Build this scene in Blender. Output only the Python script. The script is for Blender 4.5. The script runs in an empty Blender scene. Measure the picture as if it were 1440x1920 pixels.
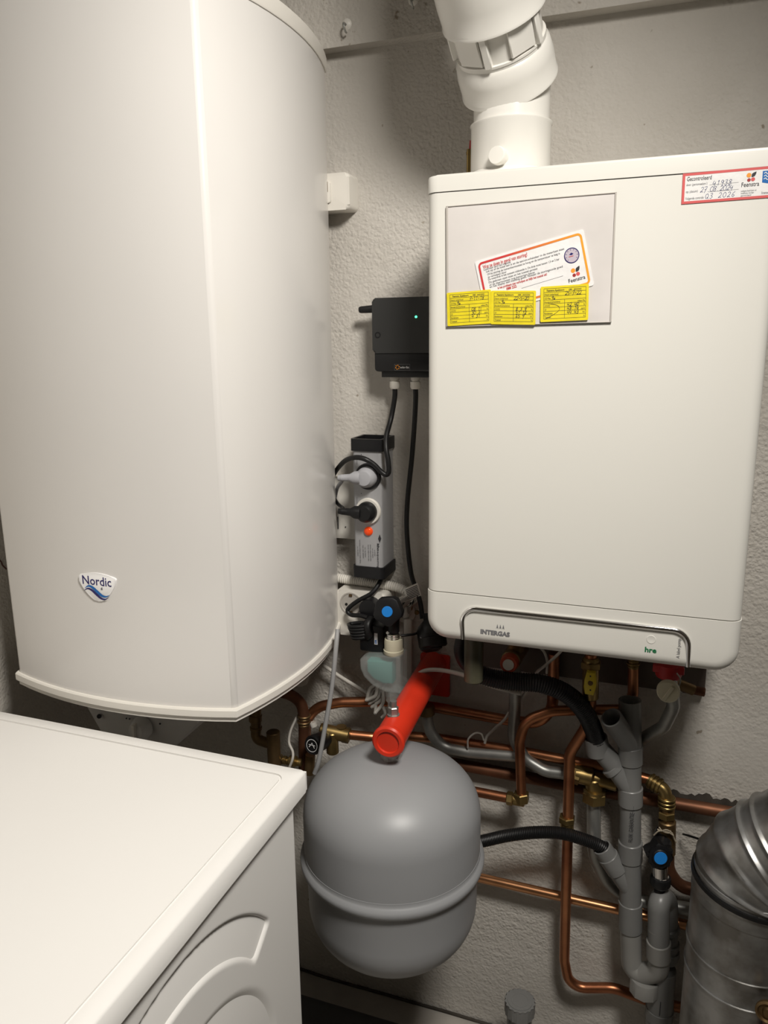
import bpy, bmesh, math, random
from mathutils import Vector, Matrix
random.seed(7)
PI = math.pi
scene = bpy.context.scene
C = scene.collection

# ------------------------------------------------------------------ camera
CAM = Vector((0.335, -1.353, 1.418))
YAW, PITCH, ROLL, FPX = math.radians(20.0), math.radians(12.65), math.radians(-0.67), 1455.0
FW = Vector((-math.sin(YAW)*math.cos(PITCH), math.cos(YAW)*math.cos(PITCH), -math.sin(PITCH)))
_rt = Vector((math.cos(YAW), math.sin(YAW), 0)); _up = _rt.cross(FW)
RT = _rt*math.cos(ROLL) + _up*math.sin(ROLL)
UP = -_rt*math.sin(ROLL) + _up*math.cos(ROLL)
cd = bpy.data.cameras.new('camera'); cam = bpy.data.objects.new('camera', cd); C.objects.link(cam)
m = Matrix((RT, UP, -FW)).transposed().to_4x4(); m.translation = CAM
cam.matrix_world = m
cd.sensor_fit = 'VERTICAL'; cd.sensor_height = 24.0; cd.sensor_width = 18.0
cd.lens = 24.0*FPX/1920.0; cd.clip_start = 0.02
scene.camera = cam

# ------------------------------------------------------------------ world, lights, exposure
w = bpy.data.worlds.new('world'); scene.world = w; w.use_nodes = True
w.node_tree.nodes['Background'].inputs[0].default_value = (1.0, 0.95, 0.88, 1)
w.node_tree.nodes['Background'].inputs[1].default_value = 0.16
LAMP = Vector((0.62, -1.15, 2.33))
AIM = (Vector((-0.36, -0.45, 1.0)) - LAMP).normalized()
ld = bpy.data.lights.new('ceiling_spot_light', 'SPOT'); ld.shadow_soft_size = 0.17
ld.energy = 130.0; ld.color = (1.0, 0.955, 0.885); ld.spot_size = math.radians(99); ld.spot_blend = 1.0
lo = bpy.data.objects.new('ceiling_spot_light', ld); C.objects.link(lo); lo.location = LAMP
lo.rotation_euler = AIM.to_track_quat('-Z', 'Y').to_euler()
scene.view_settings.view_transform = 'Standard'; scene.view_settings.look = 'None'
scene.view_settings.gamma = 1.0; scene.view_settings.use_curve_mapping = False
scene.view_settings.exposure = 0.08

# ------------------------------------------------------------------ measuring helpers (survey of the place)
def _ray(u, v): return RT*((u-720)/FPX) - UP*((v-960)/FPX) + FW
def at(u, v, Y):
    r = _ray(u, v); return CAM + r*((Y-CAM.y)/r.y)
def atx(u, v, X):
    r = _ray(u, v); return CAM + r*((X-CAM.x)/r.x)
def atz(u, v, Z):
    r = _ray(u, v); return CAM + r*((Z-CAM.z)/r.z)
def mpp(u, v, Y): return (at(u, v, Y)-CAM).dot(FW)/FPX

# ------------------------------------------------------------------ materials
def mat(name, col, rough=0.5, metal=0.0, noise=0.0, nscale=8.0, bump=0.0, bscale=60.0, coat=0.0, trans=0.0, ior=1.45,
        emit=None, estr=0.0, alpha=1.0, col2=None, ramp=(0.35, 0.65), spec=0.5, bdist=0.002, detail=4.0):
    M = bpy.data.materials.new(name); M.use_nodes = True
    nt = M.node_tree; b = nt.nodes['Principled BSDF']
    b.inputs['Base Color'].default_value = (*col, 1); b.inputs['Roughness'].default_value = rough
    b.inputs['Metallic'].default_value = metal; b.inputs['IOR'].default_value = ior
    b.inputs['Specular IOR Level'].default_value = spec
    if coat: b.inputs['Coat Weight'].default_value = coat; b.inputs['Coat Roughness'].default_value = 0.08
    if trans: b.inputs['Transmission Weight'].default_value = trans
    if alpha < 1: b.inputs['Alpha'].default_value = alpha
    if emit: b.inputs['Emission Color'].default_value = (*emit, 1); b.inputs['Emission Strength'].default_value = estr
    tc = nt.nodes.new('ShaderNodeTexCoord')
    n = nt.nodes.new('ShaderNodeTexNoise'); n.inputs['Scale'].default_value = nscale; n.inputs['Detail'].default_value = detail
    nt.links.new(tc.outputs['Object'], n.inputs['Vector'])
    if col2 is None: col2 = tuple(c*(1-noise) for c in col)
    r = nt.nodes.new('ShaderNodeValToRGB')
    r.color_ramp.elements[0].position = ramp[0]; r.color_ramp.elements[1].position = ramp[1]
    r.color_ramp.elements[0].color = (*col2, 1); r.color_ramp.elements[1].color = (*col, 1)
    nt.links.new(n.outputs['Fac'], r.inputs['Fac']); nt.links.new(r.outputs['Color'], b.inputs['Base Color'])
    if bump:
        n2 = nt.nodes.new('ShaderNodeTexNoise'); n2.inputs['Scale'].default_value = bscale; n2.inputs['Detail'].default_value = 3
        nt.links.new(tc.outputs['Object'], n2.inputs['Vector'])
        bp = nt.nodes.new('ShaderNodeBump'); bp.inputs['Strength'].default_value = bump; bp.inputs['Distance'].default_value = bdist
        nt.links.new(n2.outputs['Fac'], bp.inputs['Height']); nt.links.new(bp.outputs['Normal'], b.inputs['Normal'])
    return M

def wall_material(name, col, col2, strength=0.6):
    M = bpy.data.materials.new(name); M.use_nodes = True
    nt = M.node_tree; b = nt.nodes['Principled BSDF']; b.inputs['Roughness'].default_value = 0.85
    b.inputs['Specular IOR Level'].default_value = 0.25
    L = nt.links
    tc = nt.nodes.new('ShaderNodeTexCoord')
    n0 = nt.nodes.new('ShaderNodeTexNoise'); n0.inputs['Scale'].default_value = 3.5; n0.inputs['Detail'].default_value = 6
    L.new(tc.outputs['Object'], n0.inputs['Vector'])
    r = nt.nodes.new('ShaderNodeValToRGB'); r.color_ramp.elements[0].position = 0.3; r.color_ramp.elements[1].position = 0.62
    r.color_ramp.elements[0].color = (*col2, 1); r.color_ramp.elements[1].color = (*col, 1)
    L.new(n0.outputs['Fac'], r.inputs['Fac'])
    # small dark pits
    nv = nt.nodes.new('ShaderNodeTexNoise'); nv.inputs['Scale'].default_value = 55; nv.inputs['Detail'].default_value = 2
    L.new(tc.outputs['Object'], nv.inputs['Vector'])
    rv = nt.nodes.new('ShaderNodeValToRGB'); rv.color_ramp.elements[0].position = 0.24; rv.color_ramp.elements[1].position = 0.29
    rv.color_ramp.elements[0].color = (0.55, 0.5, 0.44, 1); rv.color_ramp.elements[1].color = (1, 1, 1, 1)
    L.new(nv.outputs['Fac'], rv.inputs['Fac'])
    mx = nt.nodes.new('ShaderNodeMixRGB'); mx.blend_type = 'MULTIPLY'; mx.inputs[0].default_value = 1
    L.new(r.outputs['Color'], mx.inputs[1]); L.new(rv.outputs['Color'], mx.inputs[2])
    L.new(mx.outputs['Color'], b.inputs['Base Color'])
    n1 = nt.nodes.new('ShaderNodeTexNoise'); n1.inputs['Scale'].default_value = 150; n1.inputs['Detail'].default_value = 3; n1.inputs['Distortion'].default_value = 0.6
    n2 = nt.nodes.new('ShaderNodeTexNoise'); n2.inputs['Scale'].default_value = 48; n2.inputs['Detail'].default_value = 3
    n3 = nt.nodes.new('ShaderNodeTexVoronoi'); n3.feature = 'SMOOTH_F1'; n3.inputs['Scale'].default_value = 190
    for n in (n1, n2, n3): L.new(tc.outputs['Object'], n.inputs['Vector'])
    # roughness of the stucco varies over the wall
    mask = nt.nodes.new('ShaderNodeTexNoise'); mask.inputs['Scale'].default_value = 2.3; L.new(tc.outputs['Object'], mask.inputs['Vector'])
    mr = nt.nodes.new('ShaderNodeMapRange'); mr.inputs[1].default_value = 0.35; mr.inputs[2].default_value = 0.65
    mr.inputs[3].default_value = 0.25; mr.inputs[4].default_value = 1.0; L.new(mask.outputs['Fac'], mr.inputs[0])
    a = nt.nodes.new('ShaderNodeMath'); a.operation = 'MULTIPLY_ADD'; a.inputs[1].default_value = 0.7
    L.new(n1.outputs['Fac'], a.inputs[0]); L.new(n2.outputs['Fac'], a.inputs[2])
    a2 = nt.nodes.new('ShaderNodeMath'); a2.operation = 'MULTIPLY_ADD'; a2.inputs[1].default_value = -0.5
    L.new(n3.outputs['Distance'], a2.inputs[0]); L.new(a.outputs[0], a2.inputs[2])
    a3 = nt.nodes.new('ShaderNodeMath'); a3.operation = 'MULTIPLY'
    L.new(a2.outputs[0], a3.inputs[0]); L.new(mr.outputs[0], a3.inputs[1])
    bp = nt.nodes.new('ShaderNodeBump'); bp.inputs['Strength'].default_value = strength; bp.inputs['Distance'].default_value = 0.0065
    L.new(a3.outputs[0], bp.inputs['Height']); L.new(bp.outputs['Normal'], b.inputs['Normal'])
    return M

M = {}
M['wall'] = wall_material('stucco_wall', (0.57, 0.54, 0.495), (0.475, 0.445, 0.40), 0.55)
M['plaster'] = mat('grey_plaster', (0.55, 0.51, 0.46), 0.8, noise=0.25, nscale=5, bump=0.3, bscale=40)
M['floor'] = mat('concrete_floor', (0.42, 0.39, 0.35), 0.8, noise=0.3, nscale=6, bump=0.2, bscale=50)
M['stain'] = mat('dirty_edge', (0.06, 0.05, 0.04), 0.9, noise=0.4, nscale=30)
M['heater'] = mat('heater_enamel', (0.70, 0.68, 0.655), 0.20, noise=0.02, nscale=3, bump=0.02, bscale=6, bdist=0.01)
M['heater_rim'] = mat('heater_rim_plastic', (0.80, 0.77, 0.71), 0.4, noise=0.03)
M['heater_grey'] = mat('thermostat_plastic', (0.66, 0.65, 0.63), 0.45, noise=0.05)
M['boiler'] = mat('boiler_enamel', (0.735, 0.72, 0.67), 0.38, noise=0.015, nscale=2)
M['washer'] = mat('washer_enamel', (0.79, 0.775, 0.75), 0.4, noise=0.015, nscale=2)
M['washer_top'] = mat('washer_top_laminate', (0.79, 0.775, 0.75), 0.5, noise=0.015, nscale=2)
M['flue'] = mat('flue_plastic', (0.80, 0.78, 0.73), 0.22, noise=0.06, nscale=9)
M['flue_gloss'] = mat('glossy_flue_plastic', (0.80, 0.78, 0.73), 0.10, noise=0.04, nscale=9)
M['tape'] = mat('sealing_tape', (0.55, 0.54, 0.52), 0.5, noise=0.4, nscale=120)
M['white_plastic'] = mat('white_plastic', (0.72, 0.69, 0.63), 0.4, noise=0.06, nscale=10)
M['cream'] = mat('cream_plastic', (0.60, 0.56, 0.42), 0.5, noise=0.08)
M['cable_white'] = mat('white_cable', (0.55, 0.52, 0.47), 0.5, noise=0.08)
M['cable_grey'] = mat('grey_cable', (0.33, 0.33, 0.33), 0.5, noise=0.08)
M['black'] = mat('black_plastic', (0.008, 0.008, 0.009), 0.40, noise=0.2)
M['black_matte'] = mat('dark_grey_plastic', (0.030, 0.030, 0.029), 0.6, noise=0.2, nscale=4)
M['rubber'] = mat('black_rubber', (0.007, 0.007, 0.0075), 0.45, noise=0.2)
M['hole'] = mat('dark_opening', (0.008, 0.007, 0.006), 0.9)
M['copper'] = mat('copper', (0.56, 0.245, 0.12), 0.36, 0.95, col2=(0.30, 0.11, 0.055), nscale=14, ramp=(0.3, 0.7))
M['copper_bright'] = mat('bright_copper', (0.80, 0.40, 0.20), 0.28, 1.0, noise=0.3, nscale=12)
M['copper_dark'] = mat('tarnished_copper', (0.20, 0.085, 0.045), 0.5, 0.7, noise=0.5, nscale=14)
M['brass'] = mat('brass', (0.40, 0.28, 0.11), 0.36, 0.9, noise=0.5, nscale=18)
M['bronze'] = mat('old_bronze', (0.26, 0.17, 0.08), 0.45, 0.85, noise=0.4, nscale=16)
M['steel'] = mat('galvanised_pipe', (0.42, 0.42, 0.40), 0.42, 0.75, noise=0.35, nscale=20)
M['duct'] = mat('galvanised_duct', (0.44, 0.445, 0.445), 0.38, 0.85, col2=(0.22, 0.21, 0.195), nscale=22, bump=0.05, bscale=25)
M['chrome'] = mat('chrome', (0.80, 0.79, 0.78), 0.12, 1.0)
M['pvc'] = mat('grey_pvc', (0.20, 0.20, 0.195), 0.35, noise=0.12, nscale=12)
M['pvc_beige'] = mat('beige_grey_pvc', (0.27, 0.265, 0.25), 0.3, noise=0.1, nscale=12)
M['pvc_dark'] = mat('dark_pvc', (0.05, 0.05, 0.052), 0.5, noise=0.2)
M['tank'] = mat('tank_paint', (0.30, 0.305, 0.315), 0.40, noise=0.05, nscale=5)
M['red'] = mat('red_paint', (0.68, 0.036, 0.013), 0.36, noise=0.15, nscale=10)
M['red_dark'] = mat('red_plastic', (0.45, 0.02, 0.02), 0.5, noise=0.2)
M['orange'] = mat('orange_red_plastic', (0.55, 0.08, 0.03), 0.45, noise=0.15)
M['yellow_valve'] = mat('yellow_handle', (0.62, 0.47, 0.03), 0.45, noise=0.15, nscale=20)
M['blue'] = mat('blue_dot', (0.01, 0.20, 0.62), 0.5, noise=0.03)
M['alu'] = mat('brushed_aluminium', (0.42, 0.42, 0.43), 0.42, 0.35, noise=0.06, nscale=20)
M['grey_plug'] = mat('grey_plug', (0.38, 0.38, 0.40), 0.45, noise=0.06)
M['olive'] = mat('murky_plastic', (0.075, 0.07, 0.045), 0.35, noise=0.3, nscale=30)
M['clear'] = mat('clear_plastic', (0.80, 0.83, 0.81), 0.22, trans=0.6, alpha=0.42, noise=0.05)
M['teal'] = mat('teal_insert', (0.10, 0.30, 0.27), 0.5, noise=0.1)
M['lamp_red'] = mat('red_indicator', (0.75, 0.06, 0.01), 0.08, emit=(1.0, 0.10, 0.01), estr=0.14)
M['led_green'] = mat('green_led', (0.1, 0.8, 0.4), 0.3, emit=(0.1, 1.0, 0.45), estr=2.0)
M['lamp'] = mat('lamp_diffuser', (0.9, 0.88, 0.84), 0.5, emit=(1.0, 0.87, 0.72), estr=1.0)
M['paper'] = mat('white_paper', (0.80, 0.79, 0.78), 0.45, noise=0.06, nscale=40, bump=0.25, bscale=90)
M['sleeve'] = mat('hazy_plastic_sleeve', (0.68, 0.645, 0.62), 0.28, noise=0.07, nscale=14, bump=0.3, bscale=18)
M['yellow'] = mat('yellow_sticker', (0.80, 0.66, 0.02), 0.45, noise=0.12, nscale=40, bump=0.25, bscale=70)
M['ink'] = mat('black_ink', (0.03, 0.03, 0.035), 0.6)
M['ink_grey'] = mat('grey_ink', (0.16, 0.16, 0.17), 0.6)
M['ink_blue'] = mat('blue_pen', (0.06, 0.07, 0.16), 0.6)
M['ink_red'] = mat('red_print', (0.56, 0.06, 0.06), 0.5)
M['ink_rose'] = mat('faded_red_print', (0.62, 0.10, 0.10), 0.5)
M['ink_orange'] = mat('orange_print', (0.80, 0.30, 0.03), 0.5)
M['ink_dkred'] = mat('dark_red_print', (0.32, 0.03, 0.03), 0.5)
M['ink_green'] = mat('green_print', (0.01, 0.16, 0.06), 0.5)
M['ink_navy'] = mat('navy_print', (0.02, 0.015, 0.12), 0.4)
M['ink_blue2'] = mat('blue_print', (0.01, 0.13, 0.42), 0.4)
M['ink_white'] = mat('white_print', (0.75, 0.75, 0.75), 0.5)
M['gauge'] = mat('gauge_print', (0.50, 0.44, 0.50), 0.5)
M['string'] = mat('hemp_string', (0.42, 0.36, 0.27), 0.9, noise=0.3, nscale=60)
M['mark'] = mat('brown_mark', (0.10, 0.04, 0.03), 0.9)
# card border runs from red to orange across the card
def border_material():
    Mt = bpy.data.materials.new('red_to_orange_print'); Mt.use_nodes = True
    nt = Mt.node_tree; b = nt.nodes['Principled BSDF']; b.inputs['Roughness'].default_value = 0.5
    tc = nt.nodes.new('ShaderNodeTexCoord'); sx = nt.nodes.new('ShaderNodeSeparateXYZ')
    nt.links.new(tc.outputs['Generated'], sx.inputs[0])
    r = nt.nodes.new('ShaderNodeValToRGB')
    r.color_ramp.elements[0].position = 0.25; r.color_ramp.elements[0].color = (0.56, 0.04, 0.04, 1)
    r.color_ramp.elements[1].position = 0.92; r.color_ramp.elements[1].color = (0.80, 0.33, 0.02, 1)
    nt.links.new(sx.outputs['X'], r.inputs['Fac']); nt.links.new(r.outputs['Color'], b.inputs['Base Color'])
    return Mt
M['border'] = border_material()

# ------------------------------------------------------------------ mesh helpers
V = Vector
def frame_of(d):
    d = d.normalized(); a = V((0, 0, 1)) if abs(d.z) < 0.9 else V((1, 0, 0))
    x = a.cross(d).normalized(); return x, d.cross(x)

def fillet(pts, r, n=7):
    pts = [V(p) for p in pts]
    if len(pts) < 3: return pts
    out = [pts[0]]
    for i in range(1, len(pts)-1):
        a, b, c = pts[i-1], pts[i], pts[i+1]
        d1, d2 = (a-b), (c-b); l1, l2 = d1.length, d2.length
        d1.normalize(); d2.normalize()
        ang = d1.angle(d2, PI)
        if PI-ang < 0.02: out.append(b); continue
        t = min(r/math.tan(ang/2), l1*0.49, l2*0.49)
        rr = t*math.tan(ang/2)
        cen = b + (d1+d2).normalized()*(rr/math.sin(ang/2))
        p1, p2 = b+d1*t, b+d2*t
        v1, v2 = p1-cen, p2-cen; tot = v1.angle(v2, 0); ax = v1.cross(v2)
        if ax.length < 1e-12: out.append(b); continue
        for k in range(n+1): out.append(cen + Matrix.Rotation(tot*k/n, 3, ax) @ v1)
    out.append(pts[-1]); return out

def spline(pts, n=8):
    pts = [V(p) for p in pts]
    if len(pts) < 3: return pts
    q = [2*pts[0]-pts[1]] + pts + [2*pts[-1]-pts[-2]]
    out = []
    for i in range(1, len(q)-2):
        p0, p1, p2, p3 = q[i-1:i+3]
        for k in range(n):
            t = k/n
            out.append(0.5*((2*p1) + (p2-p0)*t + (2*p0-5*p1+4*p2-p3)*t*t + (3*p1-p0-3*p2+p3)*t**3))
    out.append(pts[-1]); return out

def resample(pts, step):
    L = [0]
    for a, b in zip(pts, pts[1:]): L.append(L[-1]+(b-a).length)
    n = max(2, int(L[-1]/step)); out = []; j = 0
    for k in range(n+1):
        s = L[-1]*k/n
        while j < len(L)-2 and L[j+1] < s: j += 1
        t = (s-L[j])/max(1e-9, L[j+1]-L[j]); out.append(pts[j].lerp(pts[j+1], t))
    return out

def world_loc(o):
    p = V((0, 0, 0))
    while o: p += o.location; o = o.parent
    return p

def tag(o, label=None, cat=None, group=None, kind=None):
    if label: o['label'] = label
    if cat: o['category'] = cat
    if group: o['group'] = group
    if kind: o['kind'] = kind
    return o

def thing(name, label, cat, loc, group=None):
    o = bpy.data.objects.new(name, None); C.objects.link(o); o.location = loc
    o.empty_display_size = 0.02
    return tag(o, label, cat, group)

class MB:
    def __init__(s): s.v = []; s.f = []
    def add(s, vs, fs):
        k = len(s.v); s.v += [V(p) for p in vs]; s.f += [tuple(i+k for i in f) for f in fs]; return s
    def tube(s, pts, r, seg=14, caps=True):
        pts = [V(p) for p in pts]; P = [pts[0]]
        for p in pts[1:]:
            if (p-P[-1]).length > 1e-6: P.append(p)
        pts = P; n = len(pts)
        rs = r if isinstance(r, (list, tuple)) else [r]*n
        t = [(pts[min(i+1, n-1)]-pts[max(i-1, 0)]).normalized() for i in range(n)]
        x, y = frame_of(t[0]); vs = []
        for i in range(n):
            if i:
                q = t[i-1].rotation_difference(t[i]); x = (q @ x); x = (x - t[i]*x.dot(t[i])).normalized(); y = t[i].cross(x)
            for k in range(seg):
                a = 2*PI*k/seg; vs.append(pts[i] + (x*math.cos(a)+y*math.sin(a))*rs[min(i, len(rs)-1)])
        fs = []
        for i in range(n-1):
            for k in range(seg):
                k2 = (k+1) % seg; fs.append((i*seg+k, i*seg+k2, (i+1)*seg+k2, (i+1)*seg+k))
        if caps: fs.append(tuple(reversed(range(seg)))); fs.append(tuple(range((n-1)*seg, n*seg)))
        return s.add(vs, fs)
    def ribbed(s, pts, r, depth, pitch, seg=14, sharp=1.0):
        P = resample(pts, pitch/4)
        rs = [r - depth*(0.5-0.5*math.cos(2*PI*i/4))**sharp for i in range(len(P))]
        return s.tube(P, rs, seg)
    def lathe(s, prof, o, axis, seg=24, xdir=None):
        o = V(o); d = V(axis).normalized(); x, y = frame_of(d)
        if xdir is not None:
            x = (V(xdir)-d*V(xdir).dot(d)).normalized(); y = d.cross(x)
        vs = []; fs = []; rings = []
        for r, h in prof:
            if r < 1e-7: rings.append([len(vs)]); vs.append(o+d*h)
            else:
                rings.append(list(range(len(vs), len(vs)+seg)))
                for k in range(seg): a = 2*PI*k/seg; vs.append(o+d*h+(x*math.cos(a)+y*math.sin(a))*r)
        for A, B in zip(rings, rings[1:]):
            if len(A) == 1 and len(B) == 1: continue
            for k in range(seg):
                k2 = (k+1) % seg
                if len(A) == 1: fs.append((A[0], B[k2], B[k]))
                elif len(B) == 1: fs.append((A[k], A[k2], B[0]))
                else: fs.append((A[k], A[k2], B[k2], B[k]))
        if len(rings[0]) > 1: fs.append(tuple(reversed(rings[0])))
        if len(rings[-1]) > 1: fs.append(tuple(rings[-1]))
        return s.add(vs, fs)
    def cyl(s, a, b, r, seg=20, bev=0.0, r2=None):
        a, b = V(a), V(b); L = (b-a).length; r2 = r if r2 is None else r2
        if bev: prof = [(r-bev, 0), (r, bev), (r2, L-bev), (r2-bev, L)]
        else: prof = [(r, 0), (r2, L)]
        return s.lathe([(0, 0)]+prof+[(0, L)], a, b-a, seg)
    def hexnut(s, a, b, r, xdir=None):
        a, b = V(a), V(b); L = (b-a).length; e = min(0.0015, L*0.2)
        return s.lathe([(0, 0), (r-e, 0), (r, e), (r, L-e), (r-e, L), (0, L)], a, b-a, 6, xdir)
    def bm(s, b):
        b.verts.ensure_lookup_table(); b.verts.index_update()
        s.add([v.co.copy() for v in b.verts], [tuple(v.index for v in f.verts) for f in b.faces]); b.free(); return s
    def box(s, lo, hi, bev=0.0, seg=2, rot=None):
        lo, hi = V(lo), V(hi); b = bmesh.new(); bmesh.ops.create_cube(b, size=1)
        c = (lo+hi)/2; d = hi-lo
        for v in b.verts: v.co = V((v.co.x*d.x, v.co.y*d.y, v.co.z*d.z))
        if bev: bmesh.ops.bevel(b, geom=list(b.edges), offset=bev, segments=seg, profile=0.5, affect='EDGES')
        for v in b.verts: v.co = (rot @ v.co if rot is not None else v.co) + c
        return s.bm(b)
    def prism(s, outline, F, depth, bev=0.0, seg=3, skip=None, d0=0.0):
        """outline in (s,t) of frame F, front at depth, back at d0; bevel on the front edge loop"""
        b = bmesh.new(); n = len(outline)
        bk = [b.verts.new((p[0], p[1], d0)) for p in outline]; fr = [b.verts.new((p[0], p[1], depth)) for p in outline]
        area = sum(outline[i][0]*outline[(i+1) % n][1]-outline[(i+1) % n][0]*outline[i][1] for i in range(n))
        if area < 0: bk.reverse(); fr.reverse()
        b.faces.new(list(reversed(bk))); b.faces.new(fr)
        for i in range(n): j = (i+1) % n; b.faces.new((bk[i], bk[j], fr[j], fr[i]))
        if bev:
            fs = set(fr)
            ed = [e for e in b.edges if e.verts[0] in fs and e.verts[1] in fs and not (skip and skip((e.verts[0].co+e.verts[1].co)/2))]
            bmesh.ops.bevel(b, geom=ed, offset=bev, segments=seg, profile=0.5, affect='EDGES')
        for v in b.verts: v.co = F(v.co.x, v.co.y, v.co.z)
        return s.bm(b)
    def ribbon(s, pts, wd, F, d=0.0):
        """flat stroke of width wd along 2-d points in frame F, at height d"""
        P = [V((p[0], p[1], 0)) for p in pts]
        Q = [P[0]]
        for p in P[1:]:
            if (p-Q[-1]).length > 1e-7: Q.append(p)
        P = Q; n = len(P)
        if n < 2: return s
        vs = []
        for i in range(n):
            t = (P[min(i+1, n-1)]-P[max(i-1, 0)]).normalized(); nn = V((-t.y, t.x, 0))*(wd[i] if isinstance(wd, list) else wd)/2
            a, b = P[i]+nn, P[i]-nn
            vs += [F(a.x, a.y, d), F(b.x, b.y, d)]
        return s.add(vs, [(2*i+1, 2*i+3, 2*i+2, 2*i) for i in range(n-1)])
    def flat(s, outline, F, d=0.0):
        n = len(outline)
        area = sum(outline[i][0]*outline[(i+1) % n][1]-outline[(i+1) % n][0]*outline[i][1] for i in range(n))
        if area < 0: outline = list(reversed(outline))
        return s.add([F(p[0], p[1], d) for p in outline], [tuple(range(n))])
    def text(s, body, F, x, y, h, width=None, align='LEFT', d=0.0004, bold=0.0, shear=0.0):
        cu = bpy.data.curves.new('t', 'FONT'); cu.body = body; cu.size = 1.0; cu.offset = bold; cu.shear = shear; cu.resolution_u = 2
        o = bpy.data.objects.new('t', cu); C.objects.link(o)
        dg = bpy.context.evaluated_depsgraph_get(); me = bpy.data.meshes.new_from_object(o.evaluated_get(dg))
        if len(me.vertices):
            xs = [v.co.x for v in me.vertices]; x0, x1 = min(xs), max(xs)
            sc = h/0.7; sx = sc if width is None else width/max(1e-6, x1-x0)
            off = {'LEFT': 0, 'CENTER': -(x1-x0)*sx/2, 'RIGHT': -(x1-x0)*sx}[align]
            s.add([F(x+off+(v.co.x-x0)*sx, y+v.co.y*sc, d) for v in me.vertices], [tuple(p.vertices) for p in me.polygons])
        bpy.data.objects.remove(o); bpy.data.curves.remove(cu); bpy.data.meshes.remove(me); return s
    def build(s, name, m, parent=None, label=None, smooth=True, angle=38, loc=None):
        me = bpy.data.meshes.new(name)
        if parent: off = world_loc(parent)
        elif loc is not None: off = V(loc)
        else: off = V((0, 0, 0))
        me.from_pydata([p-off for p in s.v], [], s.f); me.validate(); me.update()
        me.materials.append(M[m] if isinstance(m, str) else m)
        if smooth: me.shade_smooth(); me.set_sharp_from_angle(angle=math.radians(angle))
        o = bpy.data.objects.new(name, me); C.objects.link(o)
        if parent: o.parent = parent
        else: o.location = off
        if label: o['label'] = label
        return o
    def thing(s, name, m, label, cat, group=None, kind=None, **kw):
        lo = V([min(p[i] for p in s.v) for i in range(3)]); hi = V([max(p[i] for p in s.v) for i in range(3)])
        o = s.build(name, m, None, loc=V(((lo.x+hi.x)/2, (lo.y+hi.y)/2, lo.z)), **kw)
        return tag(o, label, cat, group, kind)

def struct(name, mb, m, **kw):
    o = mb.build(name, m, **kw); o['kind'] = 'structure'; return o

def F_wall(o):                       # frame on a plane facing the room (-y): s to the right, t up
    o = V(o); return lambda s, t, d=0.0: o + V((s, -d, t))
def F_gen(o, ex, ey):
    o, ex, ey = V(o), V(ex), V(ey); n = ex.normalized().cross(ey.normalized())
    return lambda s, t, d=0.0: o + ex*s + ey*t + n*d
INV = {}
def F_quad(px4, Y):
    """frame from four surveyed corners TL,TR,BR,BL on the plane y=Y: metres along s and t, origin at BL"""
    tl, tr, br, bl = [at(u, v, Y) for u, v in px4]
    ex = (br-bl + tr-tl)/2; ey = (tl-bl + tr-br)/2
    W, H = ex.length, ey.length
    o = (tl+tr+br+bl)/4 - ex/2 - ey/2
    ex = ex/W; ey = ey/H
    fn = lambda s, t, d=0.0: o + ex*s + ey*t + V((0, -d, 0))
    fn_inv = lambda u, v: ((at(u, v, Y)-o).dot(ex), (at(u, v, Y)-o).dot(ey))
    INV[fn] = fn_inv
    return fn, W, H
def rrect(x0, y0, x1, y1, r, n=5, corners=(1, 1, 1, 1)):
    """rounded rectangle, corners flags: BL, BR, TR, TL"""
    out = []
    for (cx, cy, a0, fl) in ((x0+r, y0+r, PI, corners[0]), (x1-r, y0+r, 1.5*PI, corners[1]), (x1-r, y1-r, 0, corners[2]), (x0+r, y1-r, 0.5*PI, corners[3])):
        if fl:
            for k in range(n+1): a = a0 + 0.5*PI*k/n; out.append((cx+r*math.cos(a), cy+r*math.sin(a)))
        else:
            a = a0+0.25*PI; out.append((cx+r*math.copysign(1, math.cos(a)), cy+r*math.copysign(1, math.sin(a))))
    return out
def circle2(cx, cy, r, n=24, a0=0.0): return [(cx+r*math.cos(a0+2*PI*k/n), cy+r*math.sin(a0+2*PI*k/n)) for k in range(n)]

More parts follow.
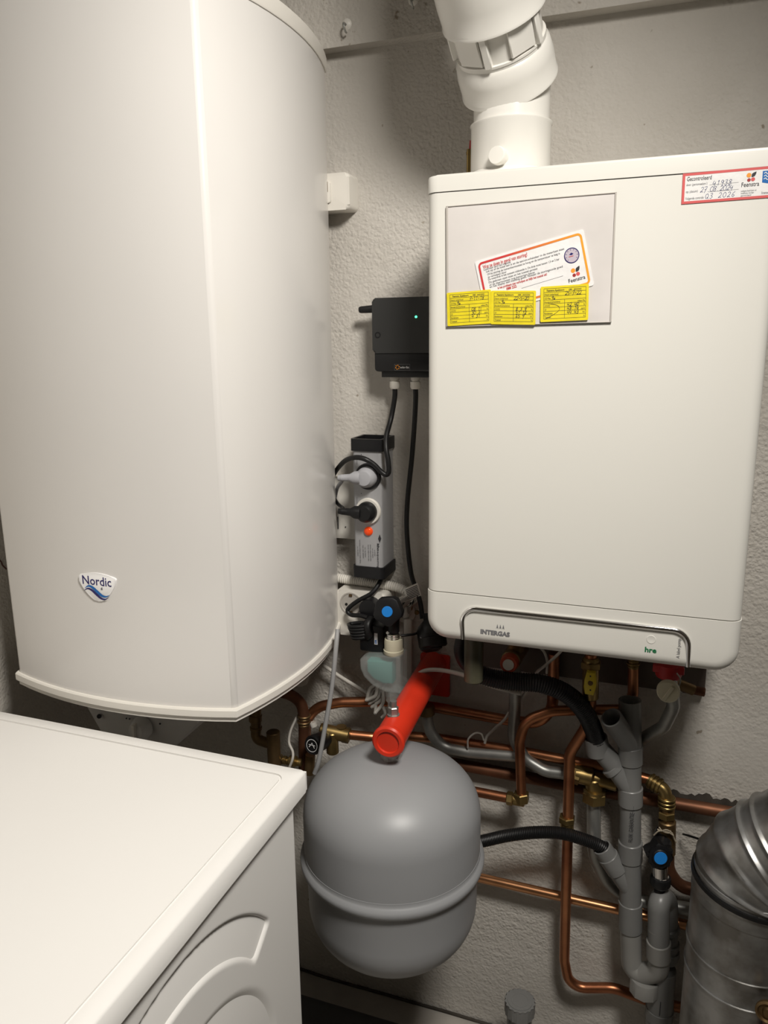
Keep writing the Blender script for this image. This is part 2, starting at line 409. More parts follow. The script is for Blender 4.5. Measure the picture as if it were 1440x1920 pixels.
HAND = {  # pen strokes for handwriting
 '0': [[(.5,1),(.15,.75),(.1,.3),(.4,0),(.75,.2),(.8,.7),(.5,1)]], '1': [[(.3,.75),(.55,1),(.45,0)]],
 '2': [[(.15,.8),(.45,1),(.75,.8),(.6,.45),(.1,.02),(.5,.1),(.85,.02)]], '3': [[(.15,.9),(.6,1),(.65,.7),(.35,.52),(.75,.35),(.5,0),(.1,.1)]],
 '4': [[(.3,1),(.1,.4),(.8,.45)], [(.7,.8),(.55,-.1)]], '5': [[(.8,1),(.3,.97),(.2,.55),(.65,.55),(.65,.1),(.1,.0)]],
 '6': [[(.7,1),(.25,.6),(.15,.15),(.5,0),(.7,.3),(.3,.4)]], '7': [[(.1,.95),(.8,1),(.35,-.15)], [(.25,.5),(.7,.52)]],
 '8': [[(.75,.85),(.4,1),(.2,.75),(.7,.3),(.45,0),(.15,.2),(.6,.6),(.75,.85)]], '9': [[(.75,.8),(.4,1),(.15,.7),(.5,.5),(.75,.85),(.6,.2),(.35,-.25)]],
 '-': [[(.15,.45),(.75,.5)]], '.': [[(.4,.05),(.5,.08)]], ':': [[(.4,.1),(.5,.13)], [(.4,.6),(.5,.63)]], ',': [[(.5,.1),(.35,-.15)]],
 'Q': [[(.6,.95),(.15,.75),(.15,.2),(.5,.05),(.85,.4),(.6,.95)], [(.45,.35),(.95,-.05)]], '/': [[(.1,0),(.8,1)]],
 'd': [[(.7,.35),(.35,.45),(.15,.15),(.45,.0),(.75,.3),(.8,1)]], 'e': [[(.15,.2),(.6,.3),(.4,.5),(.15,.2),(.4,.0),(.7,.1)]], ' ': []}
def handwrite(mb, body, F, x, y, h, adv=0.72, wd=0.0006, slant=0.18, d=0.0005):
    for ch in body:
        for st in HAND.get(ch, []):
            pts = spline([V((p[0], p[1], 0)) for p in st], 4) if len(st) > 2 else [V((p[0], p[1], 0)) for p in st]
            mb.ribbon([(x + (p.x*0.75+slant*p.y)*h, y + p.y*h) for p in pts], wd, F, d)
        x += adv*h
    return mb

def flower(parent, F, cx, cy, s):
    """four petal emblem: two orange/red discs, one dark red disc, one black leaf, orange streaks"""
    for nm, mt, px, py, r in (('emblem_petal', 'ink_orange', -.30, .28, .34), ('emblem_petal', 'ink_dkred', -.26, -.42, .26), ('emblem_petal', 'ink_rose', .32, -.36, .29)):
        MB().flat(circle2(cx+px*s, cy+py*s, r*s, 18), F, 0.0006).build(nm, mt, parent, smooth=False)
    leaf = [(.05, .0), (.12, .45), (.35, .62), (.75, .75), (.70, .40), (.55, .10), (.30, -.02)]
    MB().flat([(cx+p[0]*s, cy+p[1]*s) for p in leaf], F, 0.0006).build('emblem_leaf', 'ink', parent, smooth=False)

# ------------------------------------------------------------------ the room
XL, XR, YF, ZC = -0.76, 1.7, -3.3, 2.44
def slab(lo, hi): return MB().box(lo, hi)
struct('wall_back', slab((XL-.1, 0, 0), (XR+.1, .12, ZC)), 'wall', smooth=False)
struct('wall_left', slab((XL-.1, YF, 0), (XL, 0, ZC)), 'wall', smooth=False)
struct('wall_right', slab((XR, YF, 0), (XR+.1, 0, ZC)), 'wall', smooth=False)
struct('wall_front', slab((XL-.1, YF-.1, 0), (XR+.1, YF, ZC)), 'wall', smooth=False)
struct('floor', slab((XL-.1, YF-.1, -.1), (XR+.1, .12, 0)), 'floor', smooth=False)
struct('ceiling', slab((XL-.1, YF-.1, ZC), (XR+.1, .12, ZC+.1)), 'plaster', smooth=False)
zb = at(700, 78, -0.026).z
struct('trim_1', slab((XL, -0.026, zb), (XR, 0.001, ZC)), 'wall', smooth=False)['label'] = 'proud stucco band along the top of the back wall'
# ragged dirty edge where wall coat ends, right of drain
zs = at(1330, 1500, 0).z
vs, fs = [], []
n = 60
for i in range(n+1):
    x = 0.385 + 0.36*i/n
    vs += [V((x, -0.0015, zs+.007+random.uniform(-.004, .007))), V((x, -0.004, zs-.004+random.uniform(-.004, .002)))]
fs = [(2*i, 2*i+1, 2*i+3, 2*i+2) for i in range(n)]
MB().add(vs, fs).build('plaster_edge', 'stain', bpy.data.objects['wall_back'], label='ragged dirty plaster edge', smooth=False)
# mortar lip where wall meets floor
P = [V((-.45+.07*i, -.004, .004+random.uniform(-.002, .004))) for i in range(20)]
MB().tube(spline(P, 3), 0.0032, 8).build('floor_joint', 'stain', bpy.data.objects['wall_back'], label='dark grimy joint at floor', smooth=True)

# adjustable ceiling spotlight (out of view, lights the room)
t = thing('ceiling_spotlight', 'white adjustable ceiling spotlight above the boiler closet', 'lamp', LAMP)
MB().lathe([(0, 0), (.05, 0), (.05, -.02), (0, -.022)], (LAMP.x, LAMP.y, ZC), (0, 0, 1), 24).build('ceiling_rose', 'white_plastic', t)
MB().cyl(LAMP-AIM*.06, (LAMP.x, LAMP.y, ZC-.02), .006, 10).build('stem', 'white_plastic', t)
MB().lathe([(0, -.095), (.03, -.095), (.06, -.07), (.066, -.06), (.064, -.06), (.057, -.068), (0, -.085)], LAMP, AIM, 28).build('shade', 'white_plastic', t)

# ------------------------------------------------------------------ water heater
HX, HB = -0.447, 0.868
HT = 1.868
ridge = 0.206; yfr, ybk = -0.4285, -0.035; sag = 0.0335
def bulge(a, b, s, n=14):
    a, b = V((*a, 0)), V((*b, 0)); L = (b-a).length; R = (L*L/4+s*s)/(2*s); d = (b-a).normalized(); nn = V((d.y, -d.x, 0))
    out = []
    for i in range(n):
        q = L*i/n; h = math.sqrt(R*R-(q-L/2)**2)-(R-s); p = a+d*q+nn*h; out.append((p.x, p.y))
    return out
def heater_outline(off=0.0):
    o = []
    c = [(HX-ridge, yfr), (HX+ridge, yfr), (HX+ridge, ybk), (HX-ridge, ybk)]
    for i in range(4):
        sg = sag if i < 3 and i != 2 else (sag if i == 3 else 0.004)
        o += bulge(c[i], c[(i+1) % 4], sg)
    if off:
        cx, cy = HX, (yfr+ybk)/2
        o = [(cx+(p[0]-cx)*(1+off/.22), cy+(p[1]-cy)*(1+off/.22)) for p in o]
    return o
def loft(mb, rings):
    n = len(rings[0][0]); vs = []; fs = []
    for ol, z in rings: vs += [V((p[0], p[1], z)) for p in ol]
    for i in range(len(rings)-1):
        for k in range(n): k2 = (k+1) % n; fs.append((i*n+k, i*n+k2, (i+1)*n+k2, (i+1)*n+k))
    fs.append(tuple(reversed(range(n)))); fs.append(tuple(range((len(rings)-1)*n, len(rings)*n)))
    return mb.add(vs, fs)
ht = thing('water_heater', 'tall white electric water heater with bulging enamel sides', 'water heater', (HX, (yfr+ybk)/2, HB-.03))
o = loft(MB(), [(heater_outline(), HB+.006), (heater_outline(), HT-.006)]).build('body', 'heater', ht, angle=20)
bv = o.modifiers.new('bevel', 'BEVEL'); bv.width = 0.006; bv.segments = 3; bv.limit_method = 'ANGLE'; bv.angle_limit = math.radians(22)
loft(MB(), [(heater_outline(-.012), HB-.014), (heater_outline(.0008), HB-.008), (heater_outline(.0008), HB-.002), (heater_outline(.0035), HB-.001), (heater_outline(.0045), HB+.001), (heater_outline(.0045), HB+.011), (heater_outline(.0030), HB+.0135), (heater_outline(-.001), HB+.0137)]).build('bottom_rim', 'heater_rim', ht, angle=25)
loft(MB(), [(heater_outline(-.001), HT-.014), (heater_outline(.0015), HT-.0135), (heater_outline(.0025), HT-.011), (heater_outline(.0025), HT+.008), (heater_outline(-.004), HT+.014)]).build('top_rim', 'heater_rim', ht, angle=25)
# thermostat box below
yt = -0.395
tl, tr = at(140, 1318, yt), at(405, 1356, yt)
bl, br = at(190, 1370, yt), at(318, 1400, yt)
zt, zbm = HB-.006, min(bl.z, br.z)-.004
mb = MB()
fr = [V((tl.x, yt, zt)), V((tr.x, yt, zt)), V((br.x+.004, yt+.008, zbm)), V((bl.x-.006, yt+.008, zbm))]
bk = [V((tl.x, -.12, zt)), V((tr.x, -.12, zt)), V((br.x, -.15, zbm)), V((bl.x, -.15, zbm))]
mb.add(fr+bk, [(3, 2, 1, 0), (4, 5, 6, 7), (0, 1, 5, 4), (1, 2, 6, 5), (2, 3, 7, 6), (3, 0, 4, 7)])
th = mb.build('thermostat_box', 'heater_grey', ht, label='grey plastic thermostat box under the heater', angle=30)
kp = at(268, 1363, yt-.001)
MB().lathe([(0, 0), (.019, 0), (.019, .004), (.016, .012), (.013, .020), (0, .021)], kp, (0, -1, .05), 28).build('thermostat_knob', 'heater_grey', th, label='round thermostat knob')
MB().box((kp.x-.003, kp.y-.026, kp.z-.015), (kp.x+.003, kp.y-.015, kp.z+.015), .001).build('knob_grip', 'white_plastic', th)
for (u, v, r) in ((186, 1343, .004), (237, 1347, .0014), (243, 1348, .0014), (300, 1357, .0016)):
    MB().cyl(at(u, v, yt+.002), at(u, v, yt-.0015), r, 10).build('indicator_hole', 'ink', th)
# badge on the front
bx = at(187, 1097, -.4585); R = (ridge*ridge+sag*sag)/(2*sag)
bx.y = yfr - (math.sqrt(R*R-(bx.x-HX)**2)-(R-sag)) - .0002
tang = V((1, (bx.x-HX)/R, 0)).normalized()
FB = F_gen(bx, tang, (0, 0, 1))
sh = spline([V(p) for p in ((-.031, .0155, 0), (0, .0205, 0), (.031, .0155, 0), (.0335, .009, 0), (.027, -.004, 0), (.014, -.018, 0), (0, -.0245, 0), (-.014, -.018, 0), (-.027, -.004, 0), (-.0335, .009, 0), (-.031, .0155, 0))], 4)[:-1]
bd = MB().prism([(p.x, p.y) for p in sh], FB, .0018, .0012, 2, d0=-.001).build('brand_badge', mat('badge_white', (.86, .85, .85), .15), ht, label='white shield badge reading Nordic')
MB().text('Nordic', FB, 0, .0015, .0135, .052, 'CENTER', d=.0021, bold=.01).build('lettering', 'ink_navy', bd, smooth=False)
wv = [(-.024, -.0075), (-.017, -.0035), (-.010, -.005), (-.002, -.011), (.006, -.0165), (.013, -.0175), (.020, -.0145)]
wv = [(p.x, p.y) for p in spline([V((*p, 0)) for p in wv], 5)]
n = len(wv); wd = [.0001+.0046*math.sin(PI*min(1, (i+.5)/n)) for i in range(n)]
MB().ribbon([(p[0]+.001, p[1]+.0024) for p in wv], wd, FB, .0021).build('wave_mark', 'ink_blue2', bd, smooth=False)
MB().ribbon([(p[0]-.001, p[1]-.0018) for p in wv], [q*.8 for q in wd], FB, .0022).build('wave_mark', 'ink_navy', bd, smooth=False)
MB().flat([(.006, -.003), (.009, -.0005), (.0095, -.005), (.0065, -.0055)], FB, .0021).build('flame_mark', 'ink_grey', bd, smooth=False)

# small brown mark on left wall
MB().tube(spline([atx(-2, 1050, XL+.0008), atx(2, 1053, XL+.0008), atx(5, 1060, XL+.0008), atx(12, 1067, XL+.0008)], 4), .0012, 6).build('scratch', 'mark', bpy.data.objects['wall_left'], label='small brown scratch')

# ------------------------------------------------------------------ washing machine (seen from its right side)
WX1, WY1, WT = -0.09, -0.50, 0.85
WX0, WY0 = WX1-.60, WY1-.60
ws = thing('washing_machine', 'white washing machine with embossed side panel, below the water heater', 'washing machine', ((WX0+WX1)/2, (WY0+WY1)/2, 0))
MB().box((WX0+.006, WY0+.004, .02), (WX1-.012, WY1-.026, WT-.03), .006).build('cabinet', 'washer', ws)
top = MB().box((WX0+.001, WY0+.001, WT-.029), (WX1-.001, WY1-.001, WT-.0024)).build('top_panel', 'washer_top', ws)
oo = rrect(WX0, WY0, WX1, WY1, .008, 5); oi = rrect(WX0+.022, WY0+.022, WX1-.022, WY1-.022, .014, 5); n = len(oo)
o2 = rrect(WX0+.003, WY0+.003, WX1-.003, WY1-.003, .006, 5)
vs = [V((p[0], p[1], WT-.030)) for p in oo]+[V((p[0], p[1], WT-.003)) for p in oo]+[V((p[0], p[1], WT)) for p in o2]+[V((p[0], p[1], WT)) for p in oi]+[V((p[0], p[1], WT-.003)) for p in oi]
MB().add(vs, [(k*n+i, k*n+(i+1) % n, (k+1)*n+(i+1) % n, (k+1)*n+i) for k in range(4) for i in range(n)]).build('top_frame', 'washer_top', top, angle=50)
MB().prism(rrect(WX0+.0252, WY0+.0252, WX1-.0252, WY1-.0252, .011, 5), F_gen((0, 0, WT), (1, 0, 0), (0, 1, 0)), -.0002, 0, d0=-.004).build('worktop_plate', 'washer_top', top, smooth=False)
# embossed side panel: height field
Ya, Yb, Za, Zb = WY0+.006, WY1-.026, .36, WT-.031
ny, nz = 250, 210; cy, cz = -.80, .548
def sstep(a, b, x): t_ = max(0, min(1, (x-a)/(b-a))); return t_*t_*(3-2*t_)
def emb(y, z):
    dy, dz = y-cy, z-cz; r = math.hypot(dy, dz); a = math.degrees(math.atan2(dz, dy))
    e = .014
    ch = sstep(.192, .192+e, r)*(1-sstep(.245-e*.6, .245, r))
    half = 99.0
    a_end = 37.0; arc = (a-a_end)*PI/180*r
    ch *= sstep(0, e, arc)*sstep(0, e, (180-a_end-a)*PI/180*r) if a > -90 else 0
    disc = 1-sstep(.163, .178, math.hypot(y+.775, z-.512))
    return -.014*max(0, ch) - .012*disc*sstep(.0, .08, .20-math.hypot(y+.775, z-.512))
vs, fs = [], []
for i in range(ny+1):
    for j in range(nz+1):
        y = Ya+(Yb-Ya)*i/ny; z = Za+(Zb-Za)*j/nz
        d = emb(y, z)*sstep(.36, .40, z)
        e = min(y-Ya, Yb-y); d -= .004*(1-min(1, e/.004))
        vs.append(V((WX1-.008+d, y, z)))
for i in range(ny):
    for j in range(nz):
        a = i*(nz+1)+j; fs.append((a, a+nz+1, a+nz+2, a+1))
MB().add(vs, fs).box((WX1-.02, Ya+.001, .03), (WX1-.008, Yb-.001, .3605)).build('side_panel', 'washer', ws, label='side panel with embossed arc channel', angle=60)
MB().tube([(WX1-.0065, WY0+.01, WT-.033), (WX1-.0065, WY1-.03, WT-.033)], .0018, 8).build('seam_bead', 'washer', ws)
for fx in (WX0+.06, WX1-.06):
    for fy in (WY0+.06, WY1-.06): MB().cyl((fx, fy, 0), (fx, fy, .022), .022, 14).build('foot', 'black', ws)
MB().lathe([(0, 0), (.16, 0), (.19, .012), (.2, .03), (0, .03)], ((WX0+WX1)/2, WY0+.008, .46), (0, -1, 0), 36).build('door', 'white_plastic', ws)
MB().box((WX0+.02, WY0-.008, .73), (WX1-.02, WY0+.006, .815), .004).build('control_panel', 'white_plastic', ws)

# ------------------------------------------------------------------ combi boiler
BY = -0.25
bw = 0.452
zt_ = at(797, 330, BY).z; zl = at(797, 363, BY).z; zs_ = at(797, 1108, BY).z; zb_ = at(797, 1197, BY).z
bo = thing('combi_boiler', 'white wall-hung combi boiler with chrome arch trim', 'boiler', (bw/2, BY/2, zb_))
def plan(x0, x1, y0, y1, r, n=6):     # rounded front corners, straight back
    out = [(x1, y1), (x0, y1)]
    for k in range(n+1): a = PI+0.5*PI*k/n; out.append((x0+r+r*math.cos(a), y0+r+r*math.sin(a)))
    for k in range(n+1): a = 1.5*PI+0.5*PI*k/n; out.append((x1-r+r*math.cos(a), y0+r+r*math.sin(a)))
    return out
FZ = lambda z: F_gen((0, 0, z), (1, 0, 0), (0, 1, 0))
MB().prism(plan(0, bw, BY, -.03, .018), FZ(zl), zt_-zl, .003, 2, d0=.0009).build('lid', 'boiler', bo)
MB().prism(plan(0.001, bw-.001, BY+.001, -.03, .018), FZ(zs_), zl-zs_-.0004, 0, d0=.0016).build('front_panel', 'boiler', bo)
rings = [(rrect(0, zb_, bw, zs_, .034, 8, (1, 1, 0, 0)), -.03)]
for k in range(8):
    a = .5*PI*k/7; ins = .018*(1-math.cos(a))
    rings.append(([(max(0+ins, min(bw-ins, p[0])) if p[1] > zs_-1e-6 else p[0], p[1]) for p in rrect(ins, zb_+ins, bw-ins, zs_, .034-ins, 8, (1, 1, 0, 0))], BY+.018-.018*math.sin(a)))
n = len(rings[0][0]); vs = [V((p[0], y, p[1])) for r_, y in rings for p in r_]
fs = [(k*n+i, k*n+(i+1) % n, (k+1)*n+(i+1) % n, (k+1)*n+i) for k in range(len(rings)-1) for i in range(n)]+[tuple(reversed(range(n))), tuple(range((len(rings)-1)*n, len(rings)*n))]
MB().add(vs, fs).build('bottom_panel', 'boiler', bo)
MB().box((.006, -.04, zb_+.02), (bw-.006, 0, zt_-.005)).build('back_frame', 'white_plastic', bo)
# chrome arch
arch = fillet([at(867, 1199, BY-.001), at(867, 1139, BY-.001), at(1292, 1184, BY-.001), at(1290, 1252, BY-.001)], .022, 8)
arch[0].y += .004; arch[-1].y += .006
MB().tube(arch, .0038, 14).build('chrome_trim', 'chrome', bo, label='chrome arch trim on the lower panel')
# brand lettering
a, b = at(901, 1187, BY-.0006), at(956, 1189, BY-.0006)
FT = F_wall((0, BY, 0))
o = MB().text('INTERGAS', FT, a.x, a.z-.0005, .0068, b.x-a.x, d=.0006, bold=.05).build('brand_lettering', 'ink_grey', bo, smooth=False)
mb = MB()
fx = at(937, 1176, BY)
for k in range(3):
    x = fx.x-.0052+.0046*k; z = fx.z+.0008
    mb.flat([(x, z-.0035), (x+.0016, z+.004), (x+.0032, z-.0035), (x+.0016, z-.0015)], FT, .0006)
mb.build('flame_mark', 'ink_grey', bo, smooth=False)
a, b = at(1209, 1221, BY), at(1231, 1221, BY)
MB().text('hre', FT, a.x, a.z-.0005, .0075, b.x-a.x, d=.0006, bold=.03).build('model_lettering', 'ink_green', bo, label='green lettering hre', smooth=False)
a = at(1274, 1234, BY); a2 = at(1274, 1197, BY)
MB().text('A label pomp', F_gen(V((a.x, BY, a.z)), (0, 0, 1), (-1, 0, 0)), 0, 0, .0045, a2.z-a.z, d=.0006).build('pump_lettering', 'ink_grey', bo, smooth=False)
kp = at(1221, 1199, BY)
MB().lathe([(.0065, 0), (.006, .0006), (.003, .0002), (0, .0001)], kp, (0, -1, 0), 20).build('button', 'boiler', bo)
# red framed inspection sticker
F, W, H = F_quad([(1281, 326), (1468, 309), (1464, 369), (1277, 383)], BY+.0006)
st = MB().flat([(0, 0), (W, 0), (W, H), (0, H)], F, .0004).build('inspection_sticker', 'paper', bo, label='red-framed inspection sticker reading Gecontroleerd', smooth=False)
bb = .0030
mb = MB()
for x0, y0, x1, y1 in ((0, 0, W, bb), (0, H-bb, W, H), (0, bb, bb, H-bb), (W-bb, bb, W, H-bb)): mb.flat([(x0, y0), (x1, y0), (x1, y1), (x0, y1)], F, .0006)
mb.build('red_border', 'ink_rose', st, smooth=False)
I = INV[F]
def put(mb, tx, u, v, u2, h, bold=0.0, d=.0007):      # text from (u,v) to u2 along the sticker, cap height h px
    a = I(u, v); b = I(u2, v); return mb.text(tx, F, a[0], a[1], h*mpp(u, v, BY), b[0]-a[0], d=d, bold=bold)
put(MB(), 'Gecontroleerd', 1288, 340, 1334, 7.5, .004).build('heading', 'ink', st, smooth=False)
mb = put(MB(), 'door (personeelsnr.)', 1287, 349, 1326, 4); put(mb, 'op (datum)', 1286, 362, 1308, 4); put(mb, 'Volgende controle', 1285, 375, 1319, 4.5)
for u, v in ((1330, 347), (1328, 360)): a = I(u, v); b = I(1385, v-5); mb.ribbon([a, b], .00025, F, .0006)
for k, tx in enumerate(('veiligste bedrijven en', 'installaties worden', 'gecontroleerd')): put(mb, tx, 1389, 360+4.2*k, 1418-5*k, 3)
mb.build('small_print', 'ink_grey', st, smooth=False)
mb = MB()
for tx, u, v, ad in (('41938', 1335, 349, .75), ('27.08.2024', 1312, 361, .62), ('Q3 2026', 1321, 373, .84)):
    a = I(u, v); handwrite(mb, tx, F, a[0], a[1], .0060, ad, .00055)
mb.build('handwriting', 'ink_blue', st, smooth=False)
put(MB(), 'Feenstra', 1390, 351, 1423, 8, .004).build('brand_lettering', 'ink', st, smooth=False)
a = I(1408, 332); flower(st, F, a[0], a[1], .0078)
a = I(1429, 339); MB().flat([(a[0], a[1]-.002), (a[0], a[1]+.011), (a[0]+.013, a[1]+.011), (a[0]+.013, a[1]-.002), (a[0]+.0065, a[1]-.0035)], F, .0006).build('blue_emblem', 'ink_blue2', st, smooth=False)
mb = MB()
for k in range(3):
    x, y = a[0]+.0015, a[1]+.008-.0032*k
    mb.ribbon([(p.x, p.y) for p in spline([V((x, y, 0)), V((x+.002, y+.0012, 0)), V((x+.004, y-.0008, 0)), V((x+.008, y+.0008, 0))], 4)], .0009, F, .0008)
mb.build('emblem_lettering', 'ink_white', st, smooth=False)
put(MB(), 'Installatie', 1428, 364, 1452, 4.5).build('side_print', 'ink_grey', st, smooth=False)

# document sleeve taped to the boiler door
F, W, H = F_quad([(838, 387), (1155, 360), (1148, 605), (836, 613)], BY-.0008)
sl = thing('document_sleeve', 'hazy plastic document sleeve stuck on the boiler front', 'document sleeve', F(W/2, 0))
nx, nz_ = 24, 18; vs, fs = [], []
for i in range(nx+1):
    for j in range(nz_+1):
        s_, t_ = i/nx, j/nz_
        e = min(s_, 1-s_, t_, 1-t_)
        d = .0003 + .0006*min(1, e/.04)*(1+.5*math.sin(7*s_+3*t_)*math.sin(5*t_+2))
        vs.append(F(W*s_, H*t_, d))
for i in range(nx):
    for j in range(nz_): a = i*(nz_+1)+j; fs.append((a, a+nz_+1, a+nz_+2, a+1))
MB().add(vs, fs).build('plastic_sheet', 'sleeve', sl)
mb = MB()
for x0, y0, x1, y1 in ((0, 0, W, .0012), (0, H-.0014, W, H), (0, 0, .003, H), (W-.0022, 0, W, H)): mb.prism([(x0, y0), (x1, y0), (x1, y1), (x0, y1)], F, .0017, .0004, 1, d0=.0002)
mb.build('welded_edge', mat('sleeve_edge', (.50, .47, .43), .25, noise=.1), sl)
# card in the sleeve
F, W, H = F_quad([(890, 489), (1094, 431), (1114, 533), (911, 592)], BY-.0022)
cdt = thing('instruction_card', 'white card with red to orange border, tucked in the sleeve', 'card', F(W/2, 0))
MB().prism(rrect(0, 0, W, H, .003), F, .0005, 0, d0=-.0003).build('card_sheet', 'paper', cdt, smooth=False)
def ring(mb, x0, y0, x1, y1, r, wd, F, d):
    a = rrect(x0, y0, x1, y1, r, 5); b = rrect(x0+wd, y0+wd, x1-wd, y1-wd, max(.0005, r-wd), 5); n = len(a)
    mb.add([F(p[0], p[1], d) for p in a]+[F(p[0], p[1], d) for p in b], [(i, (i+1) % n, n+(i+1) % n, n+i) for i in range(n)]); return mb
ring(MB(), .0035, .0032, W-.0035, H-.0032, .006, .0028, F, .0008).build('card_border', 'border', cdt, smooth=False)
I = INV[F]
def put(mb, tx, u, v, u2, v2, h, bold=0.0):
    a = I(u, v); b = I(u2, v2); return mb.text(tx, F, a[0], (a[1]+b[1])/2, h*mpp(u, v, BY), b[0]-a[0], d=.0009, bold=bold)
put(MB(), 'Wat te doen in geval van storing?', 906, 505, 989, 480, 6.5, .01).build('card_heading', 'ink_red', cdt, smooth=False)
mb = MB()
lines = [('Controleer eerst het volgende:', 907, 508, 958, 493), ('Let op of de ketel aan is en de aan/uit-schakelaar in de meterkast staat', 912, 512, 1058, 468), ('Of bij storing de kamerthermostaat te hoog en de temperatuur te laag is', 914, 517, 1050, 477),
         ('te verhelpen door', 915, 522, 950, 511), ('De waterdruk in het systeem voldoende is. De druk moet tussen 1,5 en 2 bar', 916, 527, 1049, 487), ('De gaskraan open staat en het toestel gereset', 917, 532, 1008, 505),
         ('of de thermostaat nog batterijen bevat', 918, 537, 1003, 512), ('en het display een melding geeft. Noteer de storingscode goed', 919, 542, 1055, 500)]
for k, l in enumerate(lines): put(mb, *l, 3.6, .004)
mb.ribbon([I(978, 541), I(1056, 518)], .0003, F, .0008)
mb.build('card_text', 'ink_grey', cdt, smooth=False)
mb = put(MB(), 'Is het probleem niet verholpen en blijft het toestel uit?', 934, 543, 1026, 516, 4.2, .012); put(mb, '088 222', 950, 544, 969, 539, 4.5, .03)
mb.build('red_text', 'ink_red', cdt, smooth=False)
gx, gy = I(1072, 480)
gd = MB().flat(circle2(gx, gy, .0100, 28), F, .0008).build('gauge_picture', 'gauge', cdt, smooth=False)
ring_pts = circle2(gx, gy, .0094, 28); ring_pts.append(ring_pts[0])
mb = MB().ribbon(ring_pts, .0011, F, .001)
for k in range(9): a = math.radians(220-32*k); mb.ribbon([(gx+.0066*math.cos(a), gy+.0066*math.sin(a)), (gx+.0082*math.cos(a), gy+.0082*math.sin(a))], .0005, F, .001)
mb.flat([(gx-.0032, gy+.0016), (gx, gy+.0036), (gx+.0026, gy+.0016), (gx, gy+.0004)], F, .001)
mb.build('gauge_lines', 'ink_navy', gd, smooth=False)
MB().ribbon([(gx-.004, gy-.001), (gx+.002, gy-.001)], .0007, F, .0011).build('gauge_needle', 'ink_red', gd, smooth=False)
a = I(1079, 511); flower(cdt, F, a[0], a[1], .0088)
put(MB(), 'Feenstra', 1067, 532, 1098, 523, 7, .005).build('brand_lettering', 'ink', cdt, smooth=False)

# yellow maintenance stickers on the sleeve
def yellow(px4, label, date, vals, extra, Y):
    F, W, H = F_quad(px4, Y)
    s_ = MB().prism(rrect(0, 0, W, H, .0015, 3), F, .0005, 0, d0=-.0002).build('maintenance_sticker', 'yellow', sl, label=label, smooth=False)
    mb = MB(); x0, x1, y0, y1 = .0045, W-.0035, .004, H-.003
    rows = [y1-(y1-y0)*k/8 for k in range(9)]
    def ln(a, b, c, d_): mb.ribbon([(a, b), (c, d_)], .0004, F, .0007)
    ln(x0, y0, x0, y1); ln(x1, y0, x1, y1)
    for k in (0, 1, 2, 3, 4, 5, 6, 7, 8): ln(x0, rows[k], x1, rows[k])
    xm = x0+(x1-x0)*.50; ln(xm, rows[3], xm, y0); ln(x0+(x1-x0)*.8, rows[4], x0+(x1-x0)*.8, rows[6])
    h = (y1-y0)/8
    mb.text('Feenstra Apeldoorn', F, x0+.004, rows[1]+h*.25, h*.5, .023, d=.0008, bold=.012).text('088 - 8455000', F, x0+.033, rows[1]+h*.25, h*.45, .0165, d=.0008)
    for k, tx in ((2, 'Datum onderhoud'), (3, 'CO Max.'), (4, 'Branderdruk/luchtdruk'), (5, 'CO2/O2'), (6, 'CO'), (7, 'Rendement'), (8, 'Toestel')):
        mb.text(tx, F, x0+.001, rows[k]+h*.22, h*.46, min(.0022*len(tx)*.55, .021), d=.0008)
    for k, tx in ((4, 'mbar/Pa'), (5, '%'), (6, 'ppm'), (7, 'W'), (8, '%')): mb.text(tx, F, x1-.001, rows[k]+h*.22, h*.42, None, 'RIGHT', d=.0008)
    mb.build('printed_form', 'ink', s_, smooth=False)
    mb = handwrite(MB(), date, F, x0+(x1-x0)*.50, rows[2]+h*.05, h*1.0, .62, .0005, d=.0009)
    for k, v_ in enumerate(vals): handwrite(mb, v_, F, xm+.003, rows[5+k]+h*.1, h*.95, .66, .0005, d=.0009)
    handwrite(mb, '9e', F, x0+.010, rows[3]+h*.05, h*.9, .6, .0005, d=.0009)
    for st_ in extra: mb.ribbon([(p.x*W, p.y*H) if False else (p.x*W, p.y*H) for p in spline([V((*q, 0)) for q in st_], 5)], .0004, F, .0009)
    mb.build('handwriting', 'ink', s_, smooth=False)
yellow([(838, 549), (920, 543), (922, 606), (839, 612)], 'yellow maintenance sticker at the left end of the row', '7-11-18', ['08.1', '30:3', '4 31'], [], BY-.0030)
yellow([(920, 546), (1006, 544), (1003, 610), (921, 607)], 'yellow maintenance sticker in the middle of the row, dated 22-5', '22-5-20', ['8.3.9', '51:12', '65 9'], [], BY-.0034)
yellow([(1014, 538), (1104, 532), (1103, 600), (1013, 604)], 'yellow maintenance sticker, rightmost and dated 25-7-22', '25-7-22', ['42.40', '48:14', '44 43'], [[(.17, .52), (.36, .45), (.40, .33), (.28, .2), (.1, .08)]], BY-.0038)

